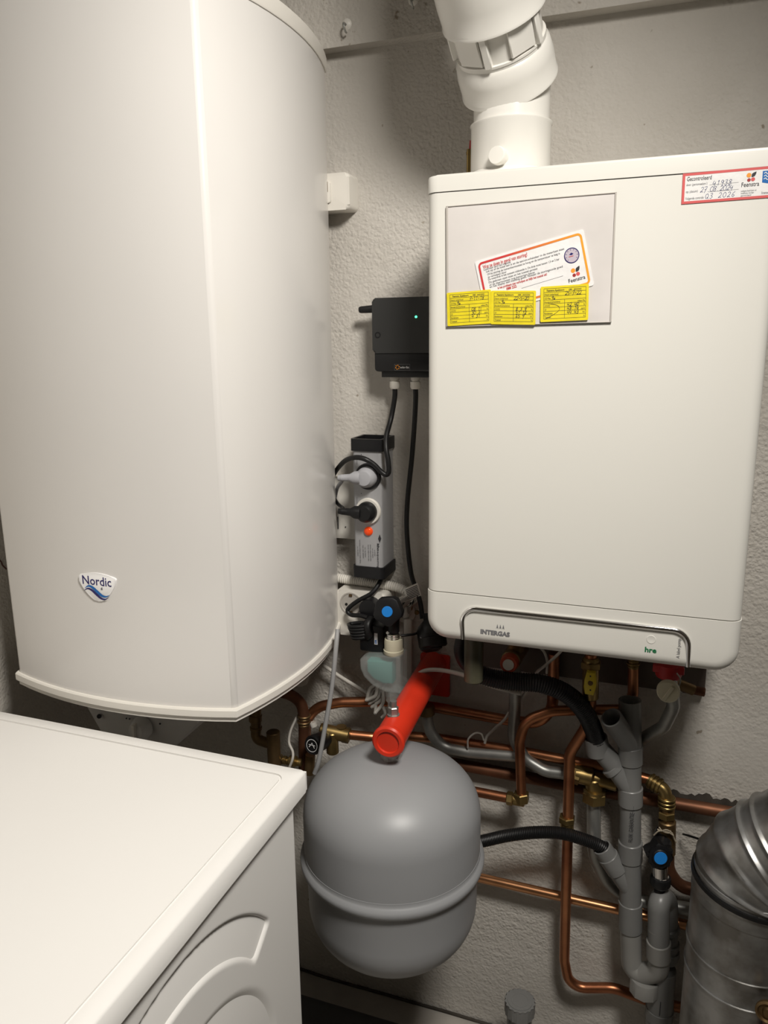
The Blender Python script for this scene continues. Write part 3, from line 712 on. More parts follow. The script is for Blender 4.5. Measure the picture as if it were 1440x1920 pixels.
# ------------------------------------------------------------------ flue
FX, FY = at(957, 300, -.125).x, -.125
fl = thing('flue_pipe', 'white plastic flue with swivel elbow rising from the boiler', 'flue', (FX, FY, zt_))
z1 = at(957, 212, FY-.057).z - .002
MB().lathe([(0, -.002), (.084, -.002), (.084, .004), (.072, .010), (.0605, .016), (.0585, .018), (0, .018)], (FX, FY, zt_), (0, 0, 1), 48).build('base_flange', 'flue_gloss', fl)
MB().lathe([(.0565, .016), (.0585, .02), (.0585, z1-zt_-.004), (.0600, z1-zt_-.002), (.0600, z1-zt_), (.0545, z1-zt_+.001), (0, z1-zt_+.001)], (FX, FY, zt_), (0, 0, 1), 48).build('lower_socket', 'flue_gloss', fl)
kc = at(936, 293, FY-.064)
MB().lathe([(0, -.012), (.0105, -.012), (.0105, 0), (.0125, .001), (.0125, .008), (.0115, .010), (0, .011)], kc, (-.25, -1, .02), 28).build('measuring_cap', 'flue_gloss', fl, label='round white measuring-point cap')
K1 = V((FX-.004, FY, at(949, 157, FY).z))
dv = V((-.10, -.70, .70)).normalized()
MB().cyl((FX, FY, z1-.002), K1+V((.004, 0, .03)), .0552, 40).build('inner_pipe', 'flue', fl)
r1 = .0690
MB().lathe([(.057, .004), (r1-.002, 0), (r1+.0012, .0005), (r1+.0012, .004), (r1, .006), (r1+.0005, .030), (r1-.002, .048), (r1-.006, .052), (r1-.006, .056), (.055, .057)], K1, dv, 56).build('elbow', 'flue', fl)
MB().lathe([(.0605, .045), (.0605, .108)], K1, dv, 56).build('swivel_collar', 'flue', fl)
MB().lathe([(.060, .056), (.0640, .0565), (.0640, .0595), (.060, .060)], K1, dv, 56).build('collar_bead', 'flue', fl)
side = (V((.25, -1, .0)) - dv*V((.25, -1, 0)).dot(dv)).normalized()
sd2 = dv.cross(side)
for k, ang in enumerate((-.72, .50, 1.75)):
    q = side*math.cos(ang)-sd2*math.sin(ang); tq = dv.cross(q)
    c = K1+dv*.080+q*.0635
    rot = Matrix((tq, q, dv)).transposed()
    MB().box(c-V((.005, .005, .021)), c+V((.005, .005, .021)), .0012, 1, rot).build('clip', 'flue', fl)
    c2 = K1+dv*.080+(q*math.cos(.42)-tq*math.sin(.42))*.0620
    q2 = (q*math.cos(.42)-tq*math.sin(.42)).normalized(); rot2 = Matrix((dv.cross(q2), q2, dv)).transposed()
    MB().box(c2-V((.019, .0018, .018)), c2+V((.019, .0018, .018)), .001, 1, rot2).build('clip_plate', 'flue', fl)
r2 = .0705
MB().lathe([(.0595, .103), (r2-.001, .099), (r2+.0012, .0995), (r2+.0012, .103), (r2, .105), (r2+.001, .130), (r2, .165), (.060, .175)], K1, dv, 56).build('upper_socket', 'flue', fl)
K2 = K1+dv*.20
MB().tube(fillet([K1+dv*.15, K2, K2+V((0, 0, .10)), K2+V((0, 0, ZC-K2.z-.002))], .07, 10), .0655, 40).build('upper_pipe', 'flue', fl)
# sensor probe behind the flue
px_ = at(879, 318, -.06); 
t = thing('flue_probe', 'thin brass probe with dark red tip beside the flue', 'probe', (px_.x, -.06, zt_))
MB().cyl((px_.x, -.06, zt_-.01), (px_.x, -.06, at(879, 280, -.06).z), .0038, 10).build('rod', 'brass', t)
MB().cyl((px_.x, -.06, at(879, 290, -.06).z), (px_.x, -.06, at(879, 285, -.06).z), .0046, 10).build('collar', 'brass', t)
MB().cyl((px_.x+.002, -.06, at(879, 282, -.06).z), (px_.x+.003, -.06, at(879, 264, -.06).z), .0022, 8).build('tip', 'red_dark', t)

# screw hooks in the stucco band
for (u, v, lb) in ((650, 48, 'painted screw hook in the band left of the flue'), (775, 2, 'painted screw hook at the top edge beside the flue')):
    p = at(u, v, -.026); t = thing('screw_hook', lb, 'hook', (p.x, -.026, p.z-.012), 'screw hooks in the stucco band')
    MB().lathe([(0, 0), (.009, 0), (.006, .003), (0, .004)], p+V((0, 0, .002)), (0, -1, 0), 14).build('plug', 'white_plastic', t)
    MB().tube(spline([p+V((0, .005, 0)), p+V((0, -.012, 0)), p+V((.002, -.018, -.006)), p+V((.003, -.014, -.013)), p+V((.002, -.007, -.013))], 6), .0017, 8).build('hook_wire', 'steel', t)

# ------------------------------------------------------------------ switch box behind the heater
a, b = at(600, 328, -.035), at(658, 393, -.035)
t = thing('wall_switch', 'white surface-mounted wall switch half hidden by the heater', 'switch', ((a.x+b.x)/2, 0, b.z))
W_, H_ = .078, a.z-b.z
x0 = b.x-W_
MB().prism(rrect(x0, b.z, b.x, a.z, .008), F_wall((0, 0, 0)), .040, .006, 3).build('housing', 'white_plastic', t)
MB().prism(rrect(x0+.012, b.z+.012, b.x-.012-.022, a.z-.012, .004), F_wall((0, 0, 0)), .044, .002, 2, d0=.038).build('rocker', 'white_plastic', t)
MB().box((b.x-.0395, -.0445, a.z-.030), (b.x-.0385, -.040, a.z-.014)).build('indicator', 'bronze', t)
# socket half hidden behind aquastop
a, b = at(628, 905, -.02), at(668, 1013, -.02)
t = thing('blank_wall_plate', 'white flat wall plate half hidden behind the grey socket strip', 'wall plate', ((a.x+b.x)/2-.03, 0, b.z))
MB().prism(rrect(a.x-.06, b.z, b.x, a.z+.01, .004), F_wall((0, 0, 0)), .014, .003, 2).build('plate', 'white_plastic', t)
p = at(648, 988, -.0145); MB().cyl(p, p+V((0, -.001, 0)), .0012, 8).build('screw', 'ink', t)
p = at(634, 980, -.0145); MB().box(p-V((.0008, .001, .012)), p+V((.0008, 0, .012))).build('slot', 'ink', t)

# ------------------------------------------------------------------ black controller box
by = -.062
a, b = at(697, 559, by), at(797, 662, by)
z2 = at(720, 697, by).z; xr = -.004
t = thing('controller_box', 'black solar controller box with antenna beside the boiler', 'controller', ((a.x+xr)/2, 0, z2))
MB().prism(rrect(a.x, b.z, xr, a.z, .006), F_wall((0, 0, 0)), -by, .004, 3).build('cover', 'black_matte', t)
lw = MB().prism(rrect(at(701, 680, by).x, z2, xr, b.z+.0005, .006, 4, (1, 1, 0, 0)), F_wall((0, 0, 0)), -by-.002, .003, 2).build('terminal_cover', 'black', t)
x3 = at(716, 700, by+.012).x; MB().box((x3, by+.010, z2-.010), (xr-.004, -.004, z2+.004), .001).build('gland_plate', 'black', t)
p = at(674, 581, -.035); MB().lathe([(0, 0), (.005, 0), (.006, .003), (.0066, .02), (.0075, .045), (0, .045)], (p.x, -.035, p.z), (1, 0, .04), 16).build('antenna', 'black', t)
p = at(780, 594, by-.0005); MB().lathe([(0, -.002), (.0022, -.002), (.002, .0008), (0, .0014)], p, (0, -1, 0), 14).build('status_led', 'led_green', t, label='glowing green status light')
p = at(708, 628, by-.0002); MB().lathe([(.0052, -.001), (.0052, .0006), (.0038, .0006), (.0034, -.0005), (.0015, -.0005), (0, -.001)], p, (0, -1, 0), 18).build('screw', 'black', t)
a_, b_ = at(740, 694, by+.002), at(769, 683, by+.002)
Fq = F_wall((a_.x, by+.002, a_.z)); Wq, Hq = b_.x-a_.x, b_.z-a_.z
mb = MB()
for q in (((0, 0), (Wq, 0)), ((Wq, 0), (Wq, Hq)), ((Wq, Hq), (0, Hq)), ((0, Hq), (0, 0))): mb.ribbon(q, .0004, Fq, .0009)
mb.build('logo_frame', 'ink_grey', lw, smooth=False)
mb = MB()
for k in range(6): an = k*PI/3+.3; mb.flat(circle2(.0055+.0033*math.cos(an), Hq*.5+.0033*math.sin(an), .0011, 8), Fq, .0009)
mb.build('logo_star', 'ink_orange', lw, smooth=False)
MB().text('solar-flat', Fq, .0105, Hq*.32, .0036, Wq-.012, d=.0009, bold=.01).build('logo_lettering', 'ink_white', lw, smooth=False)
gl = []
for u, lb in ((740, 0), (779, 1)):
    p = at(u, 702, -.035); q = at(u, 726, -.035)
    g = MB().lathe([(0, 0), (.0085, 0), (.0085, .006), (.007, .0065), (.007, .0085), (.0092, .009), (.0092, .019), (.0075, .022), (0, .022)], (p.x, -.035, z2-.009), (0, 0, -1), 16).build('cable_gland', 'white_plastic', t)
    gl.append(V((p.x, -.035, z2-.028)))

def cable(name, pts, wpx, m, label, cat='cable', sm=True, seg=10, **kw):
    """pts: (u, v, Y) survey points; wpx: seen width in photo pixels at the first point"""
    W3 = [p if isinstance(p, Vector) else at(*p) for p in pts]
    u, v, Y = next(p for p in pts if not isinstance(p, Vector))
    r = wpx*mpp(u, v, Y)/2
    return MB().tube(spline(W3, 8) if sm else W3, r, seg).thing(name, m, label, cat, **kw)

# cables of the controller
cable('power_cable', [gl[0]+V((0, 0, .006)), (740, 745, -.036), (733, 785, -.042), (725, 815, -.062), (724, 840, -.075), (728, 865, -.078), (729, 884, -.078), (724, 890, -.078), (714, 884, -.080),
      (700, 870, -.085), (682, 860, -.09), (664, 858, -.08), (647, 864, -.055), (632, 880, -.026), (622, 896, -.018), (600, 930, -.016)], 9.5, 'rubber', 'black cable from the controller looping over the socket strip')
cable('sensor_cable', [gl[1]+V((0, 0, .006)), (779, 760, -.035), (773, 850, -.032), (764, 940, -.03), (763, 1000, -.03), (770, 1070, -.032), (780, 1105, -.035), (788, 1130, -.04), (792, 1160, -.05)], 9.5, 'rubber', 'long black cable hanging straight down beside the boiler')
# paper flag label on the cable
p = at(772, 1110, -.037)
Fl = F_gen(at(764, 1127, -.0405), (at(790, 1116, -.0405)-at(764, 1127, -.0405)).normalized(), (at(757, 1104, -.0405)-at(764, 1127, -.0405)).normalized())
Lw = (at(790, 1116, -.0405)-at(764, 1127, -.0405)).length; Lh = (at(757, 1104, -.0405)-at(764, 1127, -.0405)).length
fg = thing('cable_flag', 'small white printed flag wrapped round the hanging black cable', 'label', Fl(Lw/2, 0))
MB().prism([(0, 0), (Lw, 0), (Lw, Lh), (0, Lh)], Fl, .0006, 0).build('paper_flag', 'white_plastic', fg, smooth=False)
mb = MB()
for k in range(7): mb.ribbon([(.003, Lh*(.12+.12*k)), (Lw-.002, Lh*(.12+.12*k))], .0013, Fl, .0012)
mb.build('printed_lines', 'ink', fg, smooth=False)

# ------------------------------------------------------------------ aquastop socket strip
sy = -.066
fl_t, fr_t = at(666, 842, sy), at(719, 845, sy)
x0 = (at(666, 842, sy).x+at(668, 1065, sy).x)/2; x1 = at(716, 950, sy).x
zt2, zb2 = at(690, 842, sy).z, at(690, 1066, sy).z
x0 = min(x0, x1-.056)
aq = thing('socket_strip', 'grey aluminium safety socket strip with black end caps and two sockets', 'power strip', ((x0+x1)/2, 0, zb2-.014))
MB().prism(plan(x0, x1, sy, -.004, .006, 4), FZ(zb2), zt2-zb2, 0).build('housing', 'alu', aq)
bc = MB().prism(plan(x0-.003, x1+.003, sy-.003, -.002, .007, 4), FZ(zb2-.018), .022, 0).build('bottom_cap', 'black', aq)
mb = MB()
tz0, tz1 = zt2-.004, zt2+.018
po = plan(x0-.003, x1+.003, sy-.003, -.002, .007, 4); pi_ = plan(x0+.002, x1-.002, sy+.002, -.007, .004, 4); n = len(po)
vs = [V((p[0], p[1], tz0)) for p in po]+[V((p[0], p[1], tz1)) for p in po]+[V((p[0], p[1], tz1)) for p in pi_]+[V((p[0], p[1], tz0+.004)) for p in pi_]
fs = [tuple(reversed(range(n)))]
for k in range(3):
    for i in range(n): j = (i+1) % n; fs.append((k*n+i, k*n+j, (k+1)*n+j, (k+1)*n+i))
fs.append(tuple(range(3*n, 4*n)))
MB().add(vs, fs).build('top_cap', 'black', aq, label='open black tray-shaped top cap')
def socket_ring(p, m, r=.0245):
    return MB().lathe([(r-.003, -.002), (r, 0), (r, .003), (r-.0015, .006), (r-.0055, .006), (r-.007, -.001), (0, -.001)], p, (0, -1, 0), 36)
s1 = at(691, 893, sy-.001); s2 = at(691, 958, sy-.001)
socket_ring(s1, 'black').build('black_socket', 'black', aq)
socket_ring(s2, 'white').build('white_socket', 'white_plastic', aq)
p = at(691, 996, sy-.0005)
MB().lathe([(.0085, -.002), (.0085, .001), (.0075, .0035), (.005, .0055), (0, .0065)], p, (0, -1, 0), 20).build('indicator_lamp', 'lamp_red', aq, label='glowing red-orange indicator lamp')
Fv = lambda u, v: F_gen(at(u, v, sy-.0004), (0, 0, -1), (1, 0, 0))
L_ = lambda u, v0, v1: at(u, v0, sy).z-at(u, v1, sy).z
mb = MB()
Fx = Fv(708, 1019)
mb.text('itho', Fx, 0, -.0008, .0042, L_(708, 1019, 1033), d=.0005, bold=.03)
mb.text('aquastop', Fv(708, 1034), 0, -.0008, .0042, L_(708, 1034, 1066), d=.0005)
mb.build('brand_lettering', 'ink', aq, smooth=False); mb = MB()
Fd = F_wall(at(712, 1009, sy-.0004))
MB().prism([(0, -.009), (.003, -.001), (0, .007), (-.003, -.001)], Fd, .0004, 0).build('logo_mark', 'ink', aq, smooth=False)
for u, v0, v1 in ((703, 1031, 1043), (699, 1028, 1046), (695, 1021, 1052), (691, 1021, 1052), (685, 1026, 1045), (681, 1022, 1047), (675, 1012, 1056), (671, 1024, 1043)):
    mb.text('aquastop veiligheid 230V 50Hz' if v1-v0 > 26 else 'max 16A 2000W', Fv(u, v0), 0, -.001, .0020, L_(u, v0, v1), d=.0005)
mb.build('small_print', 'ink', aq, smooth=False); mb = MB()
mb.text('CE', F_gen(at(677, 1068, sy-.0004), (-1, 0, 0), (0, 0, -1)), 0, -.003, .004, .006, d=.0005)
mb.build('approval_mark', 'ink', aq, smooth=False)
for v in (853, 926):
    mb = MB()
    p = at(677, v, sy-.0004); mb.flat([(0, 0), (.0012, 0), (.0012, .0016), (0, .0016)], F_wall(p), .0004)
    p = at(669, v+6, sy-.0004); mb.flat([(0, 0), (.0005, 0), (.0005, -.012), (0, -.012)], F_wall(p), .0004)
    mb.build('socket_print', 'ink', aq, smooth=False)
# plugs
def plug(p, m, col, label, cab, wpx, tilt):
    t = thing('power_plug', label, 'plug', p+V((0, 0, -.02)))
    d = V((-1, -.12, tilt)).normalized()
    MB().lathe([(0, -.002), (.0185, -.002), (.0190, .004), (.0175, .016), (.013, .022), (0, .024)], p, (0, -1, 0), 28).build('plug_body', m, t)
    q = p+V((-.008, -.014, 0))
    MB().lathe([(0, 0), (.0125, 0), (.0115, .012), (.0070, .020), (.0060, .034), (.0062, .035), (.0058, .036), (.0050, .042), (0, .042)], q, d, 18).build('strain_relief', m, t)
    pts = [q+d*.038]+[at(*c) for c in cab]
    MB().tube(spline(pts, 8), wpx*mpp(660, 900, -.06)/2, 10).build('cord', m, t)
    return t
plug(s1+V((0, -.004, 0)), 'grey_plug', None, 'grey plug in the black upper socket of the strip', [(641, 902, -.065), (633, 914, -.035), (628, 935, -.02), (624, 960, -.016)], 7, -.03)
plug(s2+V((0, -.004, 0)), 'rubber', None, 'black plug in the white lower socket of the strip', [(643, 953, -.065), (634, 945, -.035), (626, 932, -.02), (620, 915, -.016)], 7, .03)

# ------------------------------------------------------------------ corrugated conduit and double socket below
pts = spline([at(622, 1082, -.02), at(650, 1086, -.02), at(690, 1092, -.02), at(730, 1098, -.02), at(760, 1108, -.02), at(778, 1130, -.015)], 8)
MB().ribbed(pts, .0095, .0018, .0042, 14).thing('corrugated_conduit', 'white_plastic', 'white corrugated conduit running across below the socket strip', 'conduit')
dy_ = -.05
a, b = at(640, 1103, dy_), at(722, 1200, dy_)
ds = thing('double_socket', 'white surface double socket with worn corners below the strip', 'socket', ((a.x+b.x)/2, 0, b.z))
x0d, x1d = a.x-.012, b.x+.002
MB().prism(rrect(x0d, b.z, x1d, a.z-.003, .008), F_wall((0, 0, 0)), -dy_, .006, 3).build('housing', 'white_plastic', ds)
p = at(658, 1132, dy_-.0005)
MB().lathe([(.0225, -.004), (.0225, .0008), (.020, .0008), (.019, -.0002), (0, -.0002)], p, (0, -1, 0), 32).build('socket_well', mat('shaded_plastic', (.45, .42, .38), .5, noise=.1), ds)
for dx, dz in ((-.0095, -.002), (.0095, .002)):
    MB().cyl(p+V((dx, .002, dz)), p+V((dx, -.0006, dz)), .0028, 10).build('pin_hole', 'hole', ds)
for dz in (.017, -.017): MB().box(p+V((-.003, -.002, dz-.002)), p+V((.003, 0, dz+.002))).build('earth_clip', 'bronze', ds)
p = at(700, 1152, dy_-.002)
ad = thing('mains_adapter', 'black mains adapter with coiled cord hanging from the double socket', 'adapter', p+V((0, 0, -.05)))
MB().lathe([(0, -.001), (.019, -.001), (.0195, .004), (.018, .02), (0, .022)], at(697, 1136, dy_), (0, -1, 0), 24).build('plug_body', 'black', ad)
A1, A2 = at(682, 1212, -.075), at(727, 1168, -.075)
bxo = MB().box((A1.x, -.098, A1.z), (A2.x, dy_-.004, A2.z), .005, 2).build('adapter_case', 'black', ad)
Fa = F_wall((at(702, 1208, -.098).x, -.0983, at(702, 1208, -.098).z))
lb = MB().flat([(0, 0), (.0065, 0), (.0065, .022), (0, .022)], Fa, 0).build('adapter_label', 'ink_white', bxo, smooth=False)
MB().text('ER', F_gen(Fa(.0055, .002), (0, 0, 1), (-1, 0, 0)), 0, .0005, .004, .008, d=.0004, bold=.03).build('label_lettering', 'ink_blue2', bxo, smooth=False)
for k in range(5):     # turns of the bundled cord
    zc = at(672, 1172+5.2*k, -.09).z; xc = at(672, 1172+5.2*k, -.09).x + .001*k; w_ = .022-.0012*k
    loop = [V((xc-w_, -.085-.002*(k % 2), zc-.003)), V((xc-w_*.6, -.098, zc-.002)), V((xc+.006, -.100, zc+.001)), V((xc+w_, -.096, zc+.004)), V((xc+w_*1.1, -.083, zc+.004)), V((xc, -.076, zc)), V((xc-w_*.8, -.078, zc-.003)), V((xc-w_, -.085-.002*(k % 2), zc-.003))]
    MB().tube(spline(loop, 6), .0033, 8).build('cord_turn', 'rubber', ad)
MB().tube(spline([at(697, 1160, -.085), at(690, 1172, -.098), at(692, 1190, -.1), at(686, 1196, -.09)], 6), .0075, 10).build('cord_tie', 'rubber', ad)
cable('strip_cable', [at(716, 1080, -.04), (712, 1092, -.05), (697, 1112, -.062), (672, 1126, -.066), (655, 1139, -.066), (652, 1147, -.067), (660, 1153, -.069), (676, 1154, -.075), (690, 1158, -.082)], 8.5, 'rubber', 'black cord from the strip bottom bending to the adapter')

# ------------------------------------------------------------------ tap with blue dot, air-break funnel
ty = -.10
tp = thing('garden_tap', 'tap with black pentagon knob and blue dot above the clear funnel', 'tap', at(738, 1196, ty))
k0 = at(727, 1146, ty-.028)
pent = []
for k in range(5):
    a = math.radians(72*k+62)
    for da in (-.16, .16): pent.append((.0270*math.cos(a+da), .0270*math.sin(a+da)))
Fk = F_gen(k0, V((1, .12, 0)).normalized(), V((0, .15, 1)).normalized())
kn = MB().prism(pent, Fk, .004, .003, 2, d0=-.016).build('knob', 'black', tp)
MB().prism(circle2(0, 0, .0098, 28), Fk, .0055, .0004, 1, d0=.003).build('blue_dot', 'blue', kn, label='blue dot on the knob')
body = at(736, 1150, ty)
MB().cyl(k0+V((.001, .012, 0)), (body.x+.004, -.02, body.z+.002), .011, 16).build('body', 'chrome', tp)
p0, p1 = at(739, 1152, ty), at(738, 1184, ty)
MB().tube(fillet([V((body.x, -.07, body.z)), p0, p1], .012), .0105, 16).build('spout', 'black', tp)
MB().lathe([(0, 0)]+[(.0128-.0009*(k % 2), .0016*k) for k in range(9)]+[(0, .0130)], at(737, 1199, ty), (0, 0, 1), 24).build('threaded_end', 'chrome', tp, label='chrome thread')
MB().lathe([(0, 0), (.021, 0), (.021, .004), (0, .006)], (at(755, 1152, -.015).x, -.0, at(755, 1152, -.015).z), (0, -1, 0), 28).build('wall_rosette', 'white_plastic', tp)
MB().cyl((at(755, 1152, -.015).x, 0, at(755, 1152, -.015).z), (body.x+.004, -.03, body.z+.002), .014, 18).build('wall_union', 'chrome', tp)
fn = thing('overflow_funnel', 'clear plastic backflow preventer with teal inside under the tap', 'backflow preventer', at(735, 1372, ty))
n0, n1 = at(738, 1225, ty), at(738, 1197, ty)
vax = V((0, 0, 1))
MB().lathe([(0, 0), (.0175, 0), (.0185, .002), (.0185, .008), (.017, .009), (.017, .024), (.016, n1.z-n0.z), (0, n1.z-n0.z)], n0, vax, 28).build('union_nut', 'cream', fn)
Fy = F_wall((n0.x, ty, n0.z))
hh = lambda v: at(738, v, ty).z-n0.z
ww = lambda u: at(u, 1255, ty).x-n0.x
olf = [(ww(757), hh(1222)), (ww(757), hh(1292)), (ww(728), hh(1293)), (ww(704), hh(1284)), (ww(688), hh(1270)), (ww(681), hh(1255)), (ww(681), hh(1238)), (ww(690), hh(1231)), (ww(722), hh(1226))]
MB().prism(olf, F_wall((n0.x, ty+.018, n0.z)), .036, .005, 3).build('funnel_body', 'clear', fn, angle=50)
MB().prism([(ww(739), hh(1238)), (ww(739), hh(1278)), (ww(722), hh(1280)), (ww(704), hh(1274)), (ww(692), hh(1262)), (ww(692), hh(1242))], F_wall((n0.x, ty+.011, n0.z)), .020, .003, 2).build('inner_flap', 'teal', fn)
zz = [hh(v) for v in (1290, 1312, 1314, 1338, 1342, 1372)]
MB().lathe([(0, zz[0]), (.0175, zz[0]), (.0165, zz[1]), (.0135, zz[2]), (.0125, zz[3]), (.0075, zz[4]), (.0065, zz[5]), (0, zz[5])], n0+V((.0015, 0, 0)), vax, 24).build('outlet', 'clear', fn)
# black lead from tap side to the boiler plug
pc = thing('hanging_plug', 'large black round plug hanging at the lower left boiler corner', 'plug', at(808, 1226, -.07))
pa, pb = at(799, 1150, -.06), at(810, 1222, -.085)
ax = (pb-pa).normalized()
Lp = (pb-pa).length
MB().lathe([(0, 0), (.006, 0), (.007, Lp*.18), (.018, Lp*.32), (.0225, Lp*.45), (.0225, Lp*.80), (.020, Lp*.93), (.012, Lp), (0, Lp)], pa, ax, 28).build('plug_body', 'black', pc)
MB().lathe([(.0228, Lp*.60), (.0262, Lp*.62), (.0262, Lp*.84), (.0235, Lp*.88)], pa+V((.004, 0, 0)), ax, 28).build('plug_rim', 'rubber', pc)
cable('tie_lead', [(752, 1192, -.10), (762, 1191, -.095), (775, 1189, -.085), (788, 1185, -.075)], 5, 'rubber', 'thin black lead between tap and hanging plug')
# flat white trunking down the wall
a, b = at(757, 1160, -.008), at(775, 1420, -.008)
MB().box((a.x, -.010, b.z), (a.x+.016, 0, a.z), .002).thing('cable_trunking', 'white_plastic', 'narrow white cable trunking on the wall behind the funnel', 'trunking')
p = at(782, 1148, 0); MB().lathe([(0, 0), (.005, 0), (.004, .004), (0, .005)], p, (0, -1, 0), 12).thing('wall_screw', 'brass', 'small brass screw head in the wall right of the tap', 'screw')

# ------------------------------------------------------------------ expansion vessel on red bracket arm
TX, TY = -.048, -.28
z_top, z_bot = at(733, 1420, TY).z, at(728, 1822, TY-.02).z + .040
zbelt = at(735, 1640, TY).z
TR = .1455
tk = thing('expansion_vessel', 'large grey steel expansion vessel hanging from the red arm', 'expansion vessel', (TX, TY, z_bot))
z_sh = z_top-.095; zbl = at(900, 1640, TY).z - .004
zbl = at(735, 1730, TY-TR).z
prof = [(0, z_top)]
for k in range(1, 13):
    a = .5*PI*k/12; prof.append((TR*math.sin(a)**.92, z_sh+(z_top-z_sh)*math.cos(a)**.95))
prof += [(TR, zbl+.022)]
MB().lathe([(r, z-z_bot) for r, z in reversed(prof)], (TX, TY, z_bot), (0, 0, 1), 72).build('upper_shell', 'tank', tk, angle=30)
prof = [(TR-.002, zbl+.002), (TR-.0035, zbl-.006)]
zl2 = z_bot+.10
for k in range(0, 13):
    a = .5*PI*k/12; prof.append(((TR-.0045)*math.cos(a)**.9 if k < 12 else 0, zl2-(zl2-z_bot)*math.sin(a)**.95))
MB().lathe([(r, z-z_bot) for r, z in reversed(prof)], (TX, TY, z_bot), (0, 0, 1), 72).build('lower_shell', 'tank', tk, angle=30)
rb = [(TR-.006, -.004), (TR+.003, -.003), (TR+.0062, .002), (TR+.0072, .007), (TR+.0062, .012), (TR+.002, .016), (TR+.0005, .018), (TR+.0005, .024), (TR-.006, .025)]
MB().lathe(rb, (TX, TY, zbl), (0, 0, 1), 72).build('clamp_ring', 'tank', tk, label='rolled grey clamp ring round the vessel')
arm_z = at(728, 1391, TY-.033).z
ar = .0245
MB().lathe([(0, 0), (.0155, 0), (.016, arm_z-ar-z_top+.002), (0, arm_z-ar-z_top+.002)], (TX, TY, z_top-.004), (0, 0, 1), 24).build('neck_fitting', 'tape', tk, label='steel threaded neck with sealing tape')
MB().hexnut((TX, TY, z_top-.001), (TX, TY, z_top+.007), .0175).build('neck_nut', 'tape', tk)
rm = thing('vessel_bracket', 'bright red steel arm fixed to wall carrying the vessel', 'bracket', (-.05, -.15, arm_z-.06))
e0 = V((at(815, 1262, 0).x, -.004, arm_z+.001)); e1 = V((at(728, 1392, TY-.033).x, TY-.033, arm_z))
MB().cyl(e0, e1, ar, 36, .002).build('tube', 'red', rm)
dr = (e1-e0).normalized()
MB().lathe([(ar-.003, -.008), (ar+.0012, -.007), (ar+.0022, -.003), (ar+.0018, .001), (ar-.001, .0035), (ar-.006, .003), (ar-.0075, -.001), (ar-.009, -.003), (0, -.004)], e1, dr, 36).build('end_cap', 'red', rm, label='red end cap with raised rim')
a, b = at(790, 1222, 0), at(842, 1305, 0)
MB().prism(rrect(a.x, b.z, b.x+.002, a.z, .004), F_wall((0, 0, 0)), .006, .001, 1).build('wall_plate', 'red', rm)
MB().lathe([(0, 0), (.0165, 0), (.018, .003), (.0185, .014), (.021, .022), (0, .030)], (TX, TY, arm_z-ar-.010), (0, 0, 1), 24).build('outlet_stub', 'red', rm)
p = at(820, 1230, -.006); MB().lathe([(0, 0), (.007, 0), (.0045, .004), (0, .005)], p, (0, -1, 0), 16).build('plate_screw', 'steel', rm)
p = V((e0.x+(e1.x-e0.x)*.86, e0.y+(e1.y-e0.y)*.86, arm_z+ar-.002)); p.x -= .004
vt = MB().hexnut(p, p+V((0, 0, .016)), .0085).lathe([(0, .0), (.010, 0), (.010, .003), (0, .003)], p, (0, 0, 1), 20).lathe([(0, .016), (.0055, .016), (.0055, .026), (0, .027)], p, (0, 0, 1), 14)
vt.build('air_valve', 'steel', rm, label='small chrome valve nipple on the arm')

# ------------------------------------------------------------------ boiler connections: mounting rail and valves
a, b = at(868, 1205, -.004), at(1320, 1298, -.004)
MB().box((a.x, -.020, b.z), (b.x, 0, a.z+.06), .002).thing('mounting_rail', mat('dark_bracket', (.10, .075, .06), .6, noise=.3, nscale=15), 'dark metal mounting rail on the wall under the boiler', 'rail')

def pipe(name, pts, wpx, m, label, bend=.03, cat='pipe', fits=(), group=None, seg=16):
    """a straight-and-bent pipe through survey points (u,v,Y); fits: (kind, u, v, Y, (u2, v2, Y2), width px, material)"""
    W3 = [p if isinstance(p, Vector) else at(*p) for p in pts]
    u, v, Y = next(p for p in pts if not isinstance(p, Vector))
    r = wpx*mpp(u, v, Y)/2
    low = min(W3, key=lambda q: q.z)
    mb = MB().tube(fillet(W3, bend, 8), r, seg)
    if not fits: return mb.thing(name, m, label, cat, group)
    t = thing(name, label, cat, low, group)
    mb.build('tube', m, t)
    for f in fits: fitting(t, *f)
    return t
def fitting(t, kind, a, b, wpx, m, nm):
    A, B = at(*a), at(*b); r = wpx*mpp(*a)/2; mb = MB()
    if kind == 'nut': mb.hexnut(A, B, r)
    elif kind == 'sleeve': mb.cyl(A, B, r, 18, .0015)
    elif kind == 'comp':       # compression coupling: nut, body, nut
        L = (B-A); mb.hexnut(A, A+L*.3, r).cyl(A+L*.28, A+L*.72, r*.82, 18).hexnut(A+L*.7, B, r)
    elif kind == 'ringed': 
        L = B-A
        for k in range(4): mb.cyl(A+L*(k*.25), A+L*(k*.25+.17), r*(1 if k % 2 == 0 else .85), 18, .001)
        mb.cyl(A, B, r*.75, 14)
    return mb.build(nm, m, t)

